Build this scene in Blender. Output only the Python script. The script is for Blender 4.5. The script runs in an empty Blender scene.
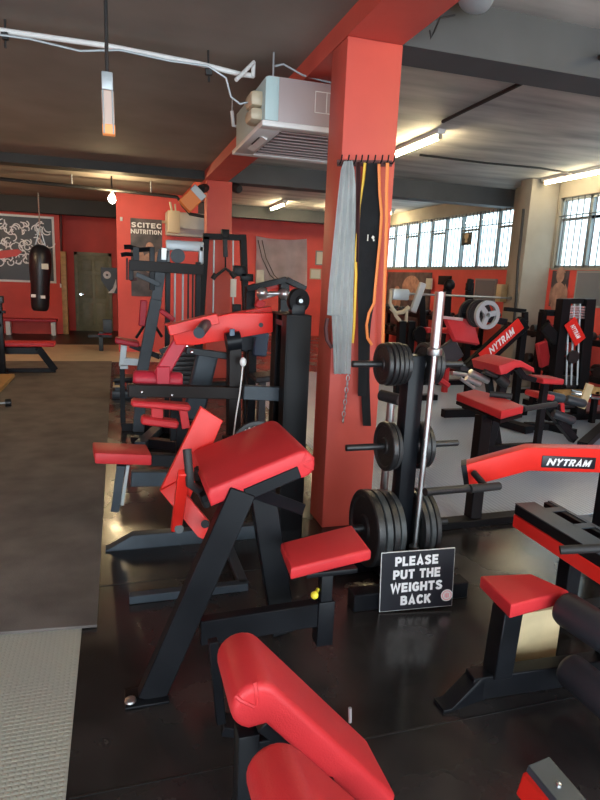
import bpy, bmesh, math, random
from mathutils import Vector as V, Matrix, Euler
random.seed(7)
sc = bpy.context.scene
COL = sc.collection

# ---------------------------------------------------------------- camera
F_PX, H_CAM = 592.9, 1.6
PITCH, ROLL, YAW = (math.radians(a) for a in (11.72, 2.48, 17.36))
fw = V((math.sin(YAW)*math.cos(PITCH), math.cos(YAW)*math.cos(PITCH), -math.sin(PITCH)))
rt0 = V((math.cos(YAW), -math.sin(YAW), 0)); up0 = rt0.cross(fw)
RT = rt0*math.cos(ROLL) + up0*math.sin(ROLL)
UP = up0*math.cos(ROLL) - rt0*math.sin(ROLL)
CAM = V((0, 0, H_CAM))
cd = bpy.data.cameras.new('camera'); cam = bpy.data.objects.new('camera', cd); COL.objects.link(cam)
cd.sensor_fit = 'HORIZONTAL'; cd.sensor_width = 36; cd.lens = F_PX/600*36; cd.clip_start = .02
cam.matrix_world = Matrix.Translation(CAM) @ Matrix((RT, UP, -fw)).transposed().to_4x4()
sc.camera = cam

# ---------------------------------------------------------------- light and exposure
sc.view_settings.view_transform = 'Standard'; sc.view_settings.look = 'None'
sc.view_settings.gamma = 1; sc.view_settings.use_curve_mapping = False
sc.view_settings.exposure = 1.46
sc.cycles.use_denoising = True
sc.cycles.max_bounces = 8
sc.cycles.sample_clamp_indirect = 6
w = bpy.data.worlds.new('sky'); sc.world = w; w.use_nodes = True
bg = w.node_tree.nodes['Background']; bg.inputs[0].default_value = (.80, .92, 1, 1); bg.inputs[1].default_value = 3.0

def area(name, loc, size, rot, power, col, portal=False):
    l = bpy.data.lights.new(name, 'AREA'); l.shape = 'RECTANGLE'; l.size, l.size_y = size
    l.energy = power; l.color = col
    if portal: l.cycles.is_portal = True
    o = bpy.data.objects.new(name, l); o.location = loc; o.rotation_euler = rot; COL.objects.link(o); return o
PI = math.pi
# sky portals: the clerestory on the right, the open shop front behind the camera
area('clerestory_daylight', (6.62, 11.6, 2.4), (1.1, 5.6), (0, PI/2, 0), 1, (1, 1, 1), True)
area('clerestory_daylight', (6.62, 5.9, 2.4), (1.1, 4.3), (0, PI/2, 0), 1, (1, 1, 1), True)
area('shopfront_daylight', (.5, -3.45, 1.5), (10.6, 2.9), (PI/2, 0, 0), 1, (1, 1, 1), True)

# ---------------------------------------------------------------- helpers
def W(px, py, **k):
    """point of the room on the sight line of a photo pixel, on the plane x=, y= or z="""
    d = RT*((px-300)/F_PX) - UP*((py-400)/F_PX) + fw
    (a, v), = k.items(); i = 'xyz'.index(a)
    return CAM + d*((v-CAM[i])/d[i])

class MB:
    def __init__(s): s.bm = bmesh.new()
    def _add(s, bm):
        me = bpy.data.meshes.new('tmp'); bm.to_mesh(me); bm.free(); s.bm.from_mesh(me); bpy.data.meshes.remove(me); return s
    def obox(s, c, ax, ay, az, bev=0, seg=2):
        b = bmesh.new(); c, ax, ay, az = V(c), V(ax), V(ay), V(az)
        if ax.cross(ay).dot(az) < 0: az = -az
        vs = [b.verts.new(c + ax*i + ay*j + az*k) for i in (-1, 1) for j in (-1, 1) for k in (-1, 1)]
        for f in ((0,1,3,2), (4,6,7,5), (0,4,5,1), (2,3,7,6), (0,2,6,4), (1,5,7,3)): b.faces.new([vs[i] for i in f])
        if bev: bmesh.ops.bevel(b, geom=b.edges[:], offset=bev, segments=seg, profile=.5, affect='EDGES', clamp_overlap=True)
        return s._add(b)
    def box(s, c, size, rot=(0, 0, 0), bev=0, seg=2):
        m = Euler(rot).to_matrix()
        return s.obox(c, m @ V((size[0]/2, 0, 0)), m @ V((0, size[1]/2, 0)), m @ V((0, 0, size[2]/2)), bev, seg)
    def lohi(s, lo, hi, bev=0, seg=2):
        lo, hi = V(lo), V(hi)
        return s.box((lo+hi)/2, hi-lo, bev=bev, seg=seg)
    def bar(s, a, b, w, h=None, up=(0, 0, 1), bev=0.003):
        a, b = V(a), V(b); h = h or w; d = (b-a).normalized(); up = V(up)
        if abs(d.dot(up)) > .98: up = V((0, 1, 0)) if abs(d.y) < .9 else V((1, 0, 0))
        sd = d.cross(up).normalized(); u2 = sd.cross(d)
        return s.obox((a+b)/2, (b-a)/2, sd*(w/2), u2*(h/2), bev, 1)
    def tube(s, a, b, r, n=16, r2=None, cap=True):
        a, b = V(a), V(b); d = b-a
        bm = bmesh.new()
        bmesh.ops.create_cone(bm, cap_ends=cap, segments=n, radius1=r, radius2=r if r2 is None else r2, depth=d.length)
        q = d.to_track_quat('Z', 'Y').to_matrix().to_4x4()
        bmesh.ops.transform(bm, matrix=Matrix.Translation((a+b)/2) @ q, verts=bm.verts)
        return s._add(bm)
    def path(s, pts, r, n=8, flat=None):
        pts = [V(p) for p in pts]; b = bmesh.new(); rings = []
        ref = None
        for i, p in enumerate(pts):
            d = (pts[min(i+1, len(pts)-1)] - pts[max(i-1, 0)]).normalized()
            if ref is None: ref = d.orthogonal().normalized()
            ref = (ref - d*ref.dot(d)).normalized(); o = d.cross(ref)
            if flat: ref2 = (V(flat[0]) - d*V(flat[0]).dot(d)).normalized(); o2 = d.cross(ref2)
            ring = []
            for k in range(n):
                t = 2*PI*k/n
                if flat: ring.append(b.verts.new(p + ref2*math.cos(t)*flat[1] + o2*math.sin(t)*flat[2]))
                else: ring.append(b.verts.new(p + (ref*math.cos(t) + o*math.sin(t))*r))
            rings.append(ring)
        for A, B in zip(rings, rings[1:]):
            for k in range(n): b.faces.new((A[k], A[(k+1) % n], B[(k+1) % n], B[k]))
        b.faces.new(rings[0][::-1]); b.faces.new(rings[-1])
        return s._add(b)
    def lathe(s, prof, o, axis, n=40):
        """prof: (radius, distance along the axis), closed ring or open from axis to axis"""
        b = bmesh.new(); ax = V(axis).normalized(); e1 = ax.orthogonal().normalized(); e2 = ax.cross(e1); o = V(o)
        rings = []
        for r, t in prof:
            if r < 1e-5: rings.append([b.verts.new(o + ax*t)])
            else: rings.append([b.verts.new(o + ax*t + (e1*math.cos(2*PI*k/n) + e2*math.sin(2*PI*k/n))*r) for k in range(n)])
        for A, B in zip(rings, rings[1:]):
            for k in range(n):
                k2 = (k+1) % n
                q = ([A[k], A[k2]] if len(A) > 1 else [A[0]]) + ([B[k2], B[k]] if len(B) > 1 else [B[0]])
                if len(q) > 2: b.faces.new(q)
        bmesh.ops.recalc_face_normals(b, faces=b.faces)
        return s._add(b)
    def prism(s, poly, vec, bev=0, seg=3):
        b = bmesh.new(); vec = V(vec); poly = [V(p) for p in poly]
        A = [b.verts.new(p) for p in poly]; B = [b.verts.new(p+vec) for p in poly]; n = len(poly)
        f1 = b.faces.new(A); f2 = b.faces.new(B[::-1])
        for k in range(n): b.faces.new((A[k], B[k], B[(k+1) % n], A[(k+1) % n]))
        bmesh.ops.recalc_face_normals(b, faces=b.faces)
        if bev:
            es = list({e for f in (f1, f2) for e in f.edges})
            bmesh.ops.bevel(b, geom=es, offset=bev, segments=seg, profile=.5, affect='EDGES', clamp_overlap=True)
        return s._add(b)
    def ball(s, c, r, sc3=(1, 1, 1)):
        b = bmesh.new(); bmesh.ops.create_uvsphere(b, u_segments=20, v_segments=12, radius=r)
        bmesh.ops.transform(b, matrix=Matrix.Translation(c) @ Matrix.Diagonal((*sc3, 1)), verts=b.verts)
        return s._add(b)
    def sheet(s, grid, th=.003):
        b = bmesh.new(); R = [[b.verts.new(p) for p in row] for row in grid]
        fs = []
        for A, B in zip(R, R[1:]):
            for k in range(len(A)-1): fs.append(b.faces.new((A[k], A[k+1], B[k+1], B[k])))
        bmesh.ops.solidify(b, geom=fs, thickness=th)
        bmesh.ops.recalc_face_normals(b, faces=b.faces)
        return s._add(b)
    def build(s, name, mat, parent=None, smooth=40):
        me = bpy.data.meshes.new(name); off = ORG.get(parent.name, V()) if parent else V()
        own = V()
        if parent is None and s.bm.verts:
            xs = [v.co for v in s.bm.verts]
            own = V(((min(v.x for v in xs)+max(v.x for v in xs))/2, (min(v.y for v in xs)+max(v.y for v in xs))/2, min(v.z for v in xs)))
            off = own
        for v in s.bm.verts: v.co -= off
        s.bm.to_mesh(me); s.bm.free(); me.materials.append(MAT[mat])
        me.shade_smooth(); me.set_sharp_from_angle(angle=math.radians(smooth))
        o = bpy.data.objects.new(name, me); COL.objects.link(o)
        if parent: o.parent = parent
        else: o.location = own
        ORG[o.name] = off
        return o
ORG = {}
def tag(o, label, cat, group=None, kind=None):
    o['label'] = label; o['category'] = cat
    if group: o['group'] = group
    if kind: o['kind'] = kind
    return o
def thing(name, label, cat, loc, group=None):
    o = bpy.data.objects.new(name, None); COL.objects.link(o); o.location = V(loc); o.empty_display_size = .1
    ORG[o.name] = V(loc); return tag(o, label, cat, group)
def struct(o): o['kind'] = 'structure'; return o
def lab(o, l): o['label'] = l; return o
def copy_tree(o, parent=None):
    c = o.copy(); COL.objects.link(c)
    if parent: c.parent = parent
    for ch in [x for x in COL.objects if x.parent == o]: copy_tree(ch, c)
    return c
def text(name, body, o, xd, yd, size, mat, parent, ext=.001, bold=0, shear=0, xs=1, space=1):
    cu = bpy.data.curves.new('t', 'FONT'); cu.body = body; cu.size = size; cu.extrude = ext; cu.offset = bold; cu.shear = shear
    cu.align_x = 'CENTER'; cu.align_y = 'CENTER'; cu.space_character = space
    t = bpy.data.objects.new('t', cu); COL.objects.link(t)
    dg = bpy.context.evaluated_depsgraph_get(); me = bpy.data.meshes.new_from_object(t.evaluated_get(dg))
    bpy.data.objects.remove(t)
    xd = V(xd).normalized(); yd = V(yd); yd = (yd - xd*yd.dot(xd)).normalized(); zd = xd.cross(yd)
    off = ORG[parent.name]
    for v in me.vertices: v.co = V(o) - off + xd*v.co.x*xs + yd*v.co.y + zd*v.co.z
    me.materials.clear(); me.materials.append(MAT[mat]); me.name = name
    q = bpy.data.objects.new(name, me); COL.objects.link(q); q.parent = parent; ORG[q.name] = off; return q

GLYPH = {  # heavy sans capitals as strokes: (advance, polylines)
 'P': (.66, [[(.11, 0), (.11, 1)], [(.11, .89), (.40, .89), (.53, .82), (.57, .67), (.53, .51), (.40, .44), (.11, .44)]]),
 'L': (.60, [[(.11, 1), (.11, .11), (.60, .11)]]),
 'E': (.64, [[(.62, .89), (.11, .89), (.11, .11), (.63, .11)], [(.11, .5), (.58, .5)]]),
 'A': (.76, [[(.11, 0), (.38, .94), (.65, 0)], [(.2, .27), (.56, .27)]]),
 'S': (.70, [[(.60, .76), (.50, .87), (.34, .90), (.18, .84), (.13, .71), (.22, .59), (.48, .45), (.58, .31), (.52, .16), (.36, .10), (.19, .13), (.09, .26)]]),
 'U': (.72, [[(.11, 1), (.11, .32), (.18, .16), (.36, .10), (.54, .16), (.61, .32), (.61, 1)]]),
 'T': (.66, [[(0, .89), (.66, .89)], [(.33, .89), (.33, 0)]]),
 'H': (.72, [[(.11, 0), (.11, 1)], [(.61, 0), (.61, 1)], [(.11, .5), (.61, .5)]]),
 'W': (1.0, [[(.08, 1), (.27, .08), (.50, .92), (.73, .08), (.92, 1)]]),
 'I': (.22, [[(.11, 0), (.11, 1)]]),
 'G': (.72, [[(.61, .74), (.51, .86), (.36, .90), (.20, .82), (.12, .62), (.12, .38), (.20, .18), (.36, .10), (.50, .12), (.60, .20), (.60, .46), (.38, .46)]]),
 'B': (.70, [[(.11, 0), (.11, 1)], [(.11, .89), (.42, .89), (.53, .80), (.53, .63), (.42, .53), (.11, .53)], [(.42, .53), (.56, .45), (.59, .30), (.56, .17), (.44, .11), (.11, .11)]]),
 'C': (.70, [[(.61, .72), (.51, .86), (.36, .90), (.20, .82), (.12, .62), (.12, .38), (.20, .18), (.36, .10), (.51, .14), (.62, .29)]]),
 'K': (.72, [[(.11, 0), (.11, 1)], [(.60, 1.0), (.18, .42)], [(.30, .58), (.62, 0)]]),
 'N': (.90, [[(.11, 0), (.11, 1)], [(.12, .90), (.78, .10)], [(.79, 0), (.79, 1)]]),
 'Y': (.70, [[(.06, 1), (.35, .48), (.64, 1)], [(.35, .5), (.35, 0)]]),
 'R': (.70, [[(.11, 0), (.11, 1)], [(.11, .89), (.40, .89), (.53, .82), (.56, .68), (.53, .53), (.40, .46), (.11, .46)], [(.34, .46), (.60, 0)]]),
 'M': (.88, [[(.11, 0), (.11, 1)], [(.14, .95), (.44, .2), (.74, .95)], [(.77, 0), (.77, 1)]]),
 'O': (.76, [[(.38, .90), (.20, .82), (.12, .62), (.12, .38), (.20, .18), (.38, .10), (.56, .18), (.64, .38), (.64, .62), (.56, .82), (.38, .90)]]),
 ' ': (.30, [])}
def words(body, o, xd, yd, h, width, mat, parent, ext=.0008, stroke=.21, shear=0, gap=.12, name='lettering'):
    """capitals of cap height h, squeezed to the given width, centred on o"""
    xd = V(xd).normalized(); yd = V(yd); yd = (yd - xd*yd.dot(xd)).normalized(); zd = xd.cross(yd)
    tot = sum(GLYPH[c][0] for c in body) + gap*(len(body)-1); sx = width/tot; x = -tot/2; m = MB()
    def pt(p): return V(o) + xd*((p[0]+x)*sx + shear*h*(p[1]-.5)) + yd*(h*(p[1]-.5))
    for c in body:
        for pl in GLYPH[c][1]:
            n = len(pl); L = []; R = []
            for k, p in enumerate(pl):
                a = V((*pl[max(k-1, 0)], 0)); b = V((*pl[min(k+1, n-1)], 0)); q = V((*p, 0))
                d1 = (q-a).normalized() if k else (b-q).normalized(); d2 = (b-q).normalized() if k < n-1 else d1
                n1 = V((-d1.y, d1.x, 0)); n2 = V((-d2.y, d2.x, 0)); nm = (n1+n2).normalized(); w_ = stroke/2/max(nm.dot(n1), .45)
                L.append(q + nm*w_); R.append(q - nm*w_)
            for k in range(n-1):
                m.prism([pt(L[k]), pt(L[k+1]), pt(R[k+1]), pt(R[k])], zd*ext)
        x += GLYPH[c][0] + gap
    return m.build(name, mat, parent)

# ---------------------------------------------------------------- materials
MAT = {}
def mat(name, c, rough=.5, metal=0, spec=.5, var=0, vscale=8, bump=0, bscale=60, coat=0, emis=None, estr=0, c2=None, rvar=0, detail=4, stretch=None):
    m = bpy.data.materials.new(name); m.use_nodes = True; nt = m.node_tree; p = nt.nodes['Principled BSDF']
    p.inputs['Base Color'].default_value = (*c, 1); p.inputs['Roughness'].default_value = rough
    p.inputs['Metallic'].default_value = metal; p.inputs['Specular IOR Level'].default_value = spec
    p.inputs['Coat Weight'].default_value = coat; p.inputs['Coat Roughness'].default_value = .15
    if emis: p.inputs['Emission Color'].default_value = (*emis, 1); p.inputs['Emission Strength'].default_value = estr
    if var or c2 or rvar or bump:
        tc = nt.nodes.new('ShaderNodeTexCoord'); src = tc.outputs['Object']
        if stretch:
            mp = nt.nodes.new('ShaderNodeMapping'); mp.inputs['Scale'].default_value = stretch
            nt.links.new(src, mp.inputs['Vector']); src = mp.outputs['Vector']
        n = nt.nodes.new('ShaderNodeTexNoise'); n.inputs['Scale'].default_value = vscale; n.inputs['Detail'].default_value = detail
        nt.links.new(src, n.inputs['Vector'])
        if var or c2:
            r = nt.nodes.new('ShaderNodeValToRGB'); e = r.color_ramp.elements
            e[0].position = .3; e[1].position = .7
            e[0].color = (*[x*(1-var) for x in c], 1); e[1].color = (*(c2 or [min(1, x*(1+var)) for x in c]), 1)
            nt.links.new(n.outputs['Fac'], r.inputs['Fac']); nt.links.new(r.outputs['Color'], p.inputs['Base Color'])
        if rvar:
            mr = nt.nodes.new('ShaderNodeMapRange'); mr.inputs['To Min'].default_value = rough-rvar; mr.inputs['To Max'].default_value = rough+rvar
            mr.inputs['From Min'].default_value = .3; mr.inputs['From Max'].default_value = .7
            nt.links.new(n.outputs['Fac'], mr.inputs['Value']); nt.links.new(mr.outputs['Result'], p.inputs['Roughness'])
        if bump:
            n2 = nt.nodes.new('ShaderNodeTexNoise'); n2.inputs['Scale'].default_value = bscale; nt.links.new(src, n2.inputs['Vector'])
            b = nt.nodes.new('ShaderNodeBump'); b.inputs['Strength'].default_value = bump; b.inputs['Distance'].default_value = .01
            nt.links.new(n2.outputs['Fac'], b.inputs['Height']); nt.links.new(b.outputs['Normal'], p.inputs['Normal'])
    MAT[name] = m; return m
mat('black_steel', (.007, .0078, .010), .36, spec=.18, var=.25, vscale=5, rvar=.06)
mat('satin_black', (.006, .006, .007), .45, spec=.14)
mat('dark_brown_steel', (.011, .007, .006), .38, spec=.15)
mat('grey_steel', (.036, .048, .060), .4, spec=.3, var=.15)
mat('pale_steel', (.38, .42, .44), .4, metal=.3)
mat('silver', (.55, .56, .57), .28, metal=.9, var=.1)
mat('chrome', (.75, .75, .76), .13, metal=1)
mat('dull_chrome', (.42, .43, .43), .4, metal=1, var=.15)
mat('red_paint', (.66, .022, .015), .34, spec=.3, var=.05)
mat('red_vinyl', (.56, .030, .036), .45, spec=.32, var=.10, vscale=4, bump=.12, bscale=220)
mat('maroon_vinyl', (.42, .022, .04), .45, spec=.3, var=.12)
mat('rubber', (.016, .016, .017), .62, bump=.1, bscale=200)
mat('foam_black', (.026, .029, .036), .4, bump=.15, bscale=300)
mat('iron', (.010, .010, .011), .42, var=.3, vscale=20, bump=.15, bscale=90, spec=.6)
mat('grey_iron', (.045, .05, .052), .4, metal=.2, var=.3, vscale=25)
mat('white_paint', (.72, .72, .70), .5, var=.06)
mat('white_ink', (.85, .85, .85), .6)
mat('sign_black', (.012, .012, .018), .4)
mat('pink_ink', (.80, .35, .38), .6)
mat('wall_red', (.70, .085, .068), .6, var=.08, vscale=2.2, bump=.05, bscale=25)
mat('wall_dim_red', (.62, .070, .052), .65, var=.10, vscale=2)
mat('column_red', (.53, .078, .055), .5, var=.06, vscale=3, bump=.06, bscale=30)
mat('ceiling_dark', (.22, .19, .165), .8, var=.18, vscale=1.3)
mat('beam_dark', (.022, .023, .022), .7, var=.2, vscale=2)
mat('ceiling_pale', (.58, .57, .53), .7, c2=(.25, .247, .235), var=.02, vscale=2.2, stretch=(.35, 1.6, 1), detail=7)
mat('beam_grey', (.060, .062, .064), .7, var=.15, vscale=2)
mat('plaster', (.27, .24, .195), .7, var=.1, vscale=3)
mat('frame_grey', (.22, .24, .24), .5)
mat('bar_grey', (.06, .065, .07), .5)
mat('wood', (.42, .25, .09), .5, var=.25, vscale=12, stretch=(1, 8, 1))
mat('pale_wood', (.60, .47, .27), .6, var=.15, vscale=6, bump=.1, bscale=30)
mat('door_paint', (.22, .21, .12), .5, var=.15)
mat('brass', (.6, .5, .3), .3, metal=1)
mat('towel_grey', (.60, .65, .65), .9, var=.08, bump=.4, bscale=300)
mat('towel_black', (.017, .018, .021), .85, var=.2, bump=.3, bscale=200)
mat('yellow_rubber', (.72, .42, .03), .5)
mat('orange_rubber', (.70, .20, .035), .5)
mat('brown_strap', (.09, .03, .03), .7)
mat('flag_grey', (.70, .62, .66), .85, var=.15, vscale=3)
mat('heater_glass', (.42, .36, .33), .3, emis=(1, .45, .18), estr=.06)
mat('heater_glow', (.7, .28, .10), .4, emis=(1, .34, .10), estr=.18)
mat('tube_glow', (1, .95, .85), .3, emis=(1, .81, .47), estr=46)
mat('tube_glow_dim', (1, .95, .85), .3, emis=(1, .83, .52), estr=20)
mat('bulb_glow', (1, .95, .85), .3, emis=(1, .76, .42), estr=170)
mat('cable_black', (.012, .012, .012), .5)
mat('cream_plastic', (.48, .40, .28), .45)
mat('ac_cream', (.50, .48, .44), .5, var=.05)
mat('ac_shell', (.38, .31, .30), .45)
mat('ac_teal', (.42, .56, .56), .5)
mat('ac_grille', (.14, .125, .13), .5)
mat('yellow_plastic', (.85, .72, .05), .4)
mat('blue_steel', (.02, .05, .10), .35)
mat('teal_cladding', (.20, .36, .38), .7, var=.1)
mat('bag_black', (.012, .013, .018), .35, var=.2)
mat('bag_blue', (.02, .04, .13), .4)
mat('paper', (.62, .62, .55), .7)
mat('photo_dark', (.03, .026, .03), .5, c2=(.13, .095, .095), var=.3, vscale=4)
mat('mirror_grey', (.16, .19, .21), .2)
mat('rubber_mat', (.098, .086, .078), .75, c2=(.145, .128, .116), var=.2, vscale=3.5, bump=.2, bscale=120, detail=8)
mat('beige_floor', (.52, .44, .31), .35, var=.1, vscale=3)
mat('dark_floor', (.020, .015, .013), .4)

def floor_mat():
    m = mat('black_floor', (.022, .020, .020), .24, var=.5, vscale=2.5, rvar=.09, bump=.04, bscale=18, spec=.6, detail=8); return m
floor_mat()
def patterned(name, c, rough, kind, scale, dist, spec=.5, c2=None):
    m = mat(name, c, rough, var=.03, vscale=1.2, rvar=.015, spec=spec); nt = m.node_tree; p = nt.nodes['Principled BSDF']
    tc = [n for n in nt.nodes if n.type == 'TEX_COORD'][0]
    if kind == 'studs':          # a grid of round studs
        sp = nt.nodes.new('ShaderNodeVectorMath'); sp.operation = 'SCALE'; sp.inputs['Scale'].default_value = scale
        fr = nt.nodes.new('ShaderNodeVectorMath'); fr.operation = 'FRACTION'
        sb = nt.nodes.new('ShaderNodeVectorMath'); sb.operation = 'SUBTRACT'; sb.inputs[1].default_value = (.5, .5, 0)
        ml = nt.nodes.new('ShaderNodeVectorMath'); ml.operation = 'MULTIPLY'; ml.inputs[1].default_value = (1, 1, 0)
        ln = nt.nodes.new('ShaderNodeVectorMath'); ln.operation = 'LENGTH'
        mr = nt.nodes.new('ShaderNodeMapRange'); mr.inputs['From Min'].default_value = .42; mr.inputs['From Max'].default_value = .30
        nt.links.new(tc.outputs['Object'], sp.inputs[0]); nt.links.new(sp.outputs[0], fr.inputs[0]); nt.links.new(fr.outputs[0], sb.inputs[0])
        nt.links.new(sb.outputs[0], ml.inputs[0]); nt.links.new(ml.outputs[0], ln.inputs[0]); nt.links.new(ln.outputs['Value'], mr.inputs['Value'])
        h = mr.outputs['Result']
    else:
        wv = nt.nodes.new('ShaderNodeTexWave'); wv.wave_type = 'BANDS'; wv.bands_direction = 'X'; wv.inputs['Scale'].default_value = scale
        nt.links.new(tc.outputs['Object'], wv.inputs['Vector']); h = wv.outputs['Fac']
    b = nt.nodes.new('ShaderNodeBump'); b.inputs['Strength'].default_value = .8; b.inputs['Distance'].default_value = dist
    nt.links.new(h, b.inputs['Height']); nt.links.new(b.outputs['Normal'], p.inputs['Normal'])
patterned('studded_floor', (.39, .42, .37), .42, 'studs', 52, .003)
patterned('ribbed_floor', (.42, .50, .61), .22, 'ribs', 9, .003)  # grey tile tinted blue to stand in for the window reflection

def glass_mat():
    m = bpy.data.materials.new('window_glass'); m.use_nodes = True; nt = m.node_tree; nt.nodes.clear()
    o = nt.nodes.new('ShaderNodeOutputMaterial'); mx = nt.nodes.new('ShaderNodeMixShader'); mx.inputs[0].default_value = .06
    t = nt.nodes.new('ShaderNodeBsdfTransparent'); g = nt.nodes.new('ShaderNodeBsdfGlossy'); g.inputs['Roughness'].default_value = .05
    t.inputs[0].default_value = (.62, .67, .68, 1)   # pane colour darkened so the bright sky does not blow out
    nt.links.new(t.outputs[0], mx.inputs[1]); nt.links.new(g.outputs[0], mx.inputs[2]); nt.links.new(mx.outputs[0], o.inputs[0]); MAT['window_glass'] = m
glass_mat()
def graffiti():
    m = mat('graffiti_print', (.02, .022, .026), .6); nt = m.node_tree; p = nt.nodes['Principled BSDF']
    tc = nt.nodes.new('ShaderNodeTexCoord'); wv = nt.nodes.new('ShaderNodeTexWave'); wv.inputs['Scale'].default_value = 3.2
    wv.bands_direction = 'DIAGONAL'; wv.inputs['Distortion'].default_value = 9; wv.inputs['Detail'].default_value = 2.5; wv.inputs['Detail Scale'].default_value = 1.6
    n = nt.nodes.new('ShaderNodeTexNoise'); n.inputs['Scale'].default_value = 2.0
    r = nt.nodes.new('ShaderNodeValToRGB'); r.color_ramp.elements[0].position = .62; r.color_ramp.elements[1].position = .72
    r.color_ramp.elements[0].color = (.02, .022, .026, 1); r.color_ramp.elements[1].color = (.42, .44, .46, 1)
    r2 = nt.nodes.new('ShaderNodeValToRGB'); r2.color_ramp.elements[0].position = .44; r2.color_ramp.elements[1].position = .50
    mx = nt.nodes.new('ShaderNodeMix'); mx.data_type = 'RGBA'; mx.inputs[6].default_value = (.02, .022, .028, 1)
    nt.links.new(tc.outputs['Object'], wv.inputs['Vector']); nt.links.new(tc.outputs['Object'], n.inputs['Vector'])
    nt.links.new(wv.outputs['Fac'], r.inputs['Fac']); nt.links.new(n.outputs['Fac'], r2.inputs['Fac'])
    nt.links.new(r2.outputs['Color'], mx.inputs[0]); nt.links.new(r.outputs['Color'], mx.inputs[7]); nt.links.new(mx.outputs[2], p.inputs['Base Color'])
graffiti()

# ---------------------------------------------------------------- the room
def slab(name, lo, hi, m, bev=0): return struct(MB().lohi(lo, hi, bev).build(name, m))
XL, XR, YB = -5.0, 6.5, 15.8
ZL, ZR, ZB = 3.04, 3.2, 2.92          # left ceiling, right ceiling, underside of the beams
slab('floor', (XL, -3.5, -.1), (XR+.3, 17, 0), 'black_floor')
slab('floor_left', (XL, -3.5, 0), (-.18, 10.8, .004), 'studded_floor')
slab('floor_right', (1.75, 3.25, 0), (XR, 9.6, .004), 'ribbed_floor')
slab('floor_back', (XL, 10.8, 0), (1.2, 13.3, .004), 'beige_floor')
slab('floor_back', (XL, 13.3, 0), (0, 17, .006), 'dark_floor')
slab('ceiling', (XL, -3.5, ZL), (1.25, 17, ZL+.3), 'ceiling_dark')
slab('ceiling', (1.59, -3.5, ZR), (XR+.3, 17, ZR+.2), 'ceiling_pale')
slab('wall_left', (XL-.15, -3.5, 0), (XL, 17, 3.3), 'wall_red')
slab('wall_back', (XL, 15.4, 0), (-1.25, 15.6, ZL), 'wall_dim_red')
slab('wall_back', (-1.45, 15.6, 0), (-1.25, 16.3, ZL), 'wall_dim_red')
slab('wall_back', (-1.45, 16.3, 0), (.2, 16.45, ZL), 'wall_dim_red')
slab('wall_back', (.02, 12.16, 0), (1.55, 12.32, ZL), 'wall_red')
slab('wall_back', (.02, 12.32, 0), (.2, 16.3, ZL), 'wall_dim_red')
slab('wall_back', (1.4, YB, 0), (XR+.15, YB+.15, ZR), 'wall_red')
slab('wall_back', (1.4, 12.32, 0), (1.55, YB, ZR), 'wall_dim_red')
slab('wall_rear', (XL, -3.65, 0), (-4.8, -3.5, 3.2), 'plaster')
slab('wall_rear', (5.8, -3.65, 0), (XR+.15, -3.5, 3.2), 'plaster')
slab('wall_rear', (-4.8, -3.65, 2.95), (5.8, -3.5, 3.3), 'plaster')
# beams
slab('trim_1', (1.25, -3.5, ZB), (1.59, YB, ZR+.02), 'column_red')
for i, y in enumerate((3.41, 9.08, 14.4)):
    if i: slab('trim_2', (XL, y, ZB-(.0 if i < 2 else .2)), (1.25, y+.30, ZL), 'beam_dark')
    slab('trim_3', (1.59, y, ZB), (XR, y+.30, ZR), 'beam_grey')
# columns
struct(MB().lohi((1.252, 3.409, 0), (1.592, 3.665, ZB), .008).build('trim_4', 'column_red'))
struct(MB().lohi((1.286, 9.08, 0), (1.655, 9.36, ZB), .008).build('trim_5', 'column_red'))
# right wall below, between and above the windows
ZS, ZT = 1.90, 2.94
slab('wall_right', (XR, -3.5, 0), (XR+.15, 17, ZS), 'wall_red')
slab('wall_right', (XR, -3.5, ZT), (XR+.15, 17, ZR), 'plaster')
slab('wall_right', (XR, 7.92, ZS), (XR+.15, 8.90, ZT), 'plaster')
slab('wall_right', (XR, 14.35, ZS), (XR+.15, 17, ZT), 'plaster')
slab('wall_right', (XR, -3.5, ZS), (XR+.15, 3.8, ZT), 'plaster')
struct(MB().lohi((6.0, 7.98, 0), (XR, 8.26, ZR), .01).build('trim_6', 'plaster'))
struct(MB().lohi((6.38, 8.26, 0), (XR, 8.90, ZR), .01).build('trim_7', 'plaster'))
def window(n, y0, y1, mull):
    f = MB(); x = XR+.06
    f.lohi((x-.03, y0, ZT-.05), (x+.03, y1, ZT)).lohi((x-.03, y0, ZS), (x+.03, y1, ZS+.04))
    f.lohi((x-.03, y0, ZS), (x+.03, y0+.04, ZT)).lohi((x-.03, y1-.04, ZS), (x+.03, y1, ZT))
    for y in mull: f.lohi((x-.03, y-.022, ZS), (x+.03, y+.022, ZT))
    o = struct(f.build(f'window_{n}', 'frame_grey'))
    MB().lohi((x-.004, y0+.03, ZS+.03), (x+.004, y1-.03, ZT-.03)).build('pane', 'window_glass', o)
    b = MB(); y = y0+.12
    while y < y1-.05: b.tube((x-.06, y, ZS+.01), (x-.06, y, ZT-.01), .0085, 6); y += .125
    b.tube((x-.06, y0+.01, ZT-.27), (x-.06, y1-.01, ZT-.27), .009, 6)
    b.build('security_bars', 'bar_grey', o)
    t = MB()
    ms = [y0] + list(mull) + [y1]
    for k, (a, c) in enumerate(zip(ms, ms[1:])):
        if k % 2 == 0: t.lohi((x-.02, a, ZT-.34), (x+.02, c, ZT-.30))
    t.build('transom', 'frame_grey', o)
    s = MB().lohi((XR-.03, y0, ZS-.03), (XR+.03, y1, ZS)).build('sill', 'plaster', o)
    return o
window(1, 8.90, 14.35, [8.90+.6*k for k in range(1, 9)])
window(2, 3.8, 7.92, [7.92-.62*k for k in range(1, 7)])
# the block across the lane, seen through the glass
lane = slab('wall_outside', (11.5, 1, -1), (12, 10.5, 3.35), 'teal_cladding')

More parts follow.
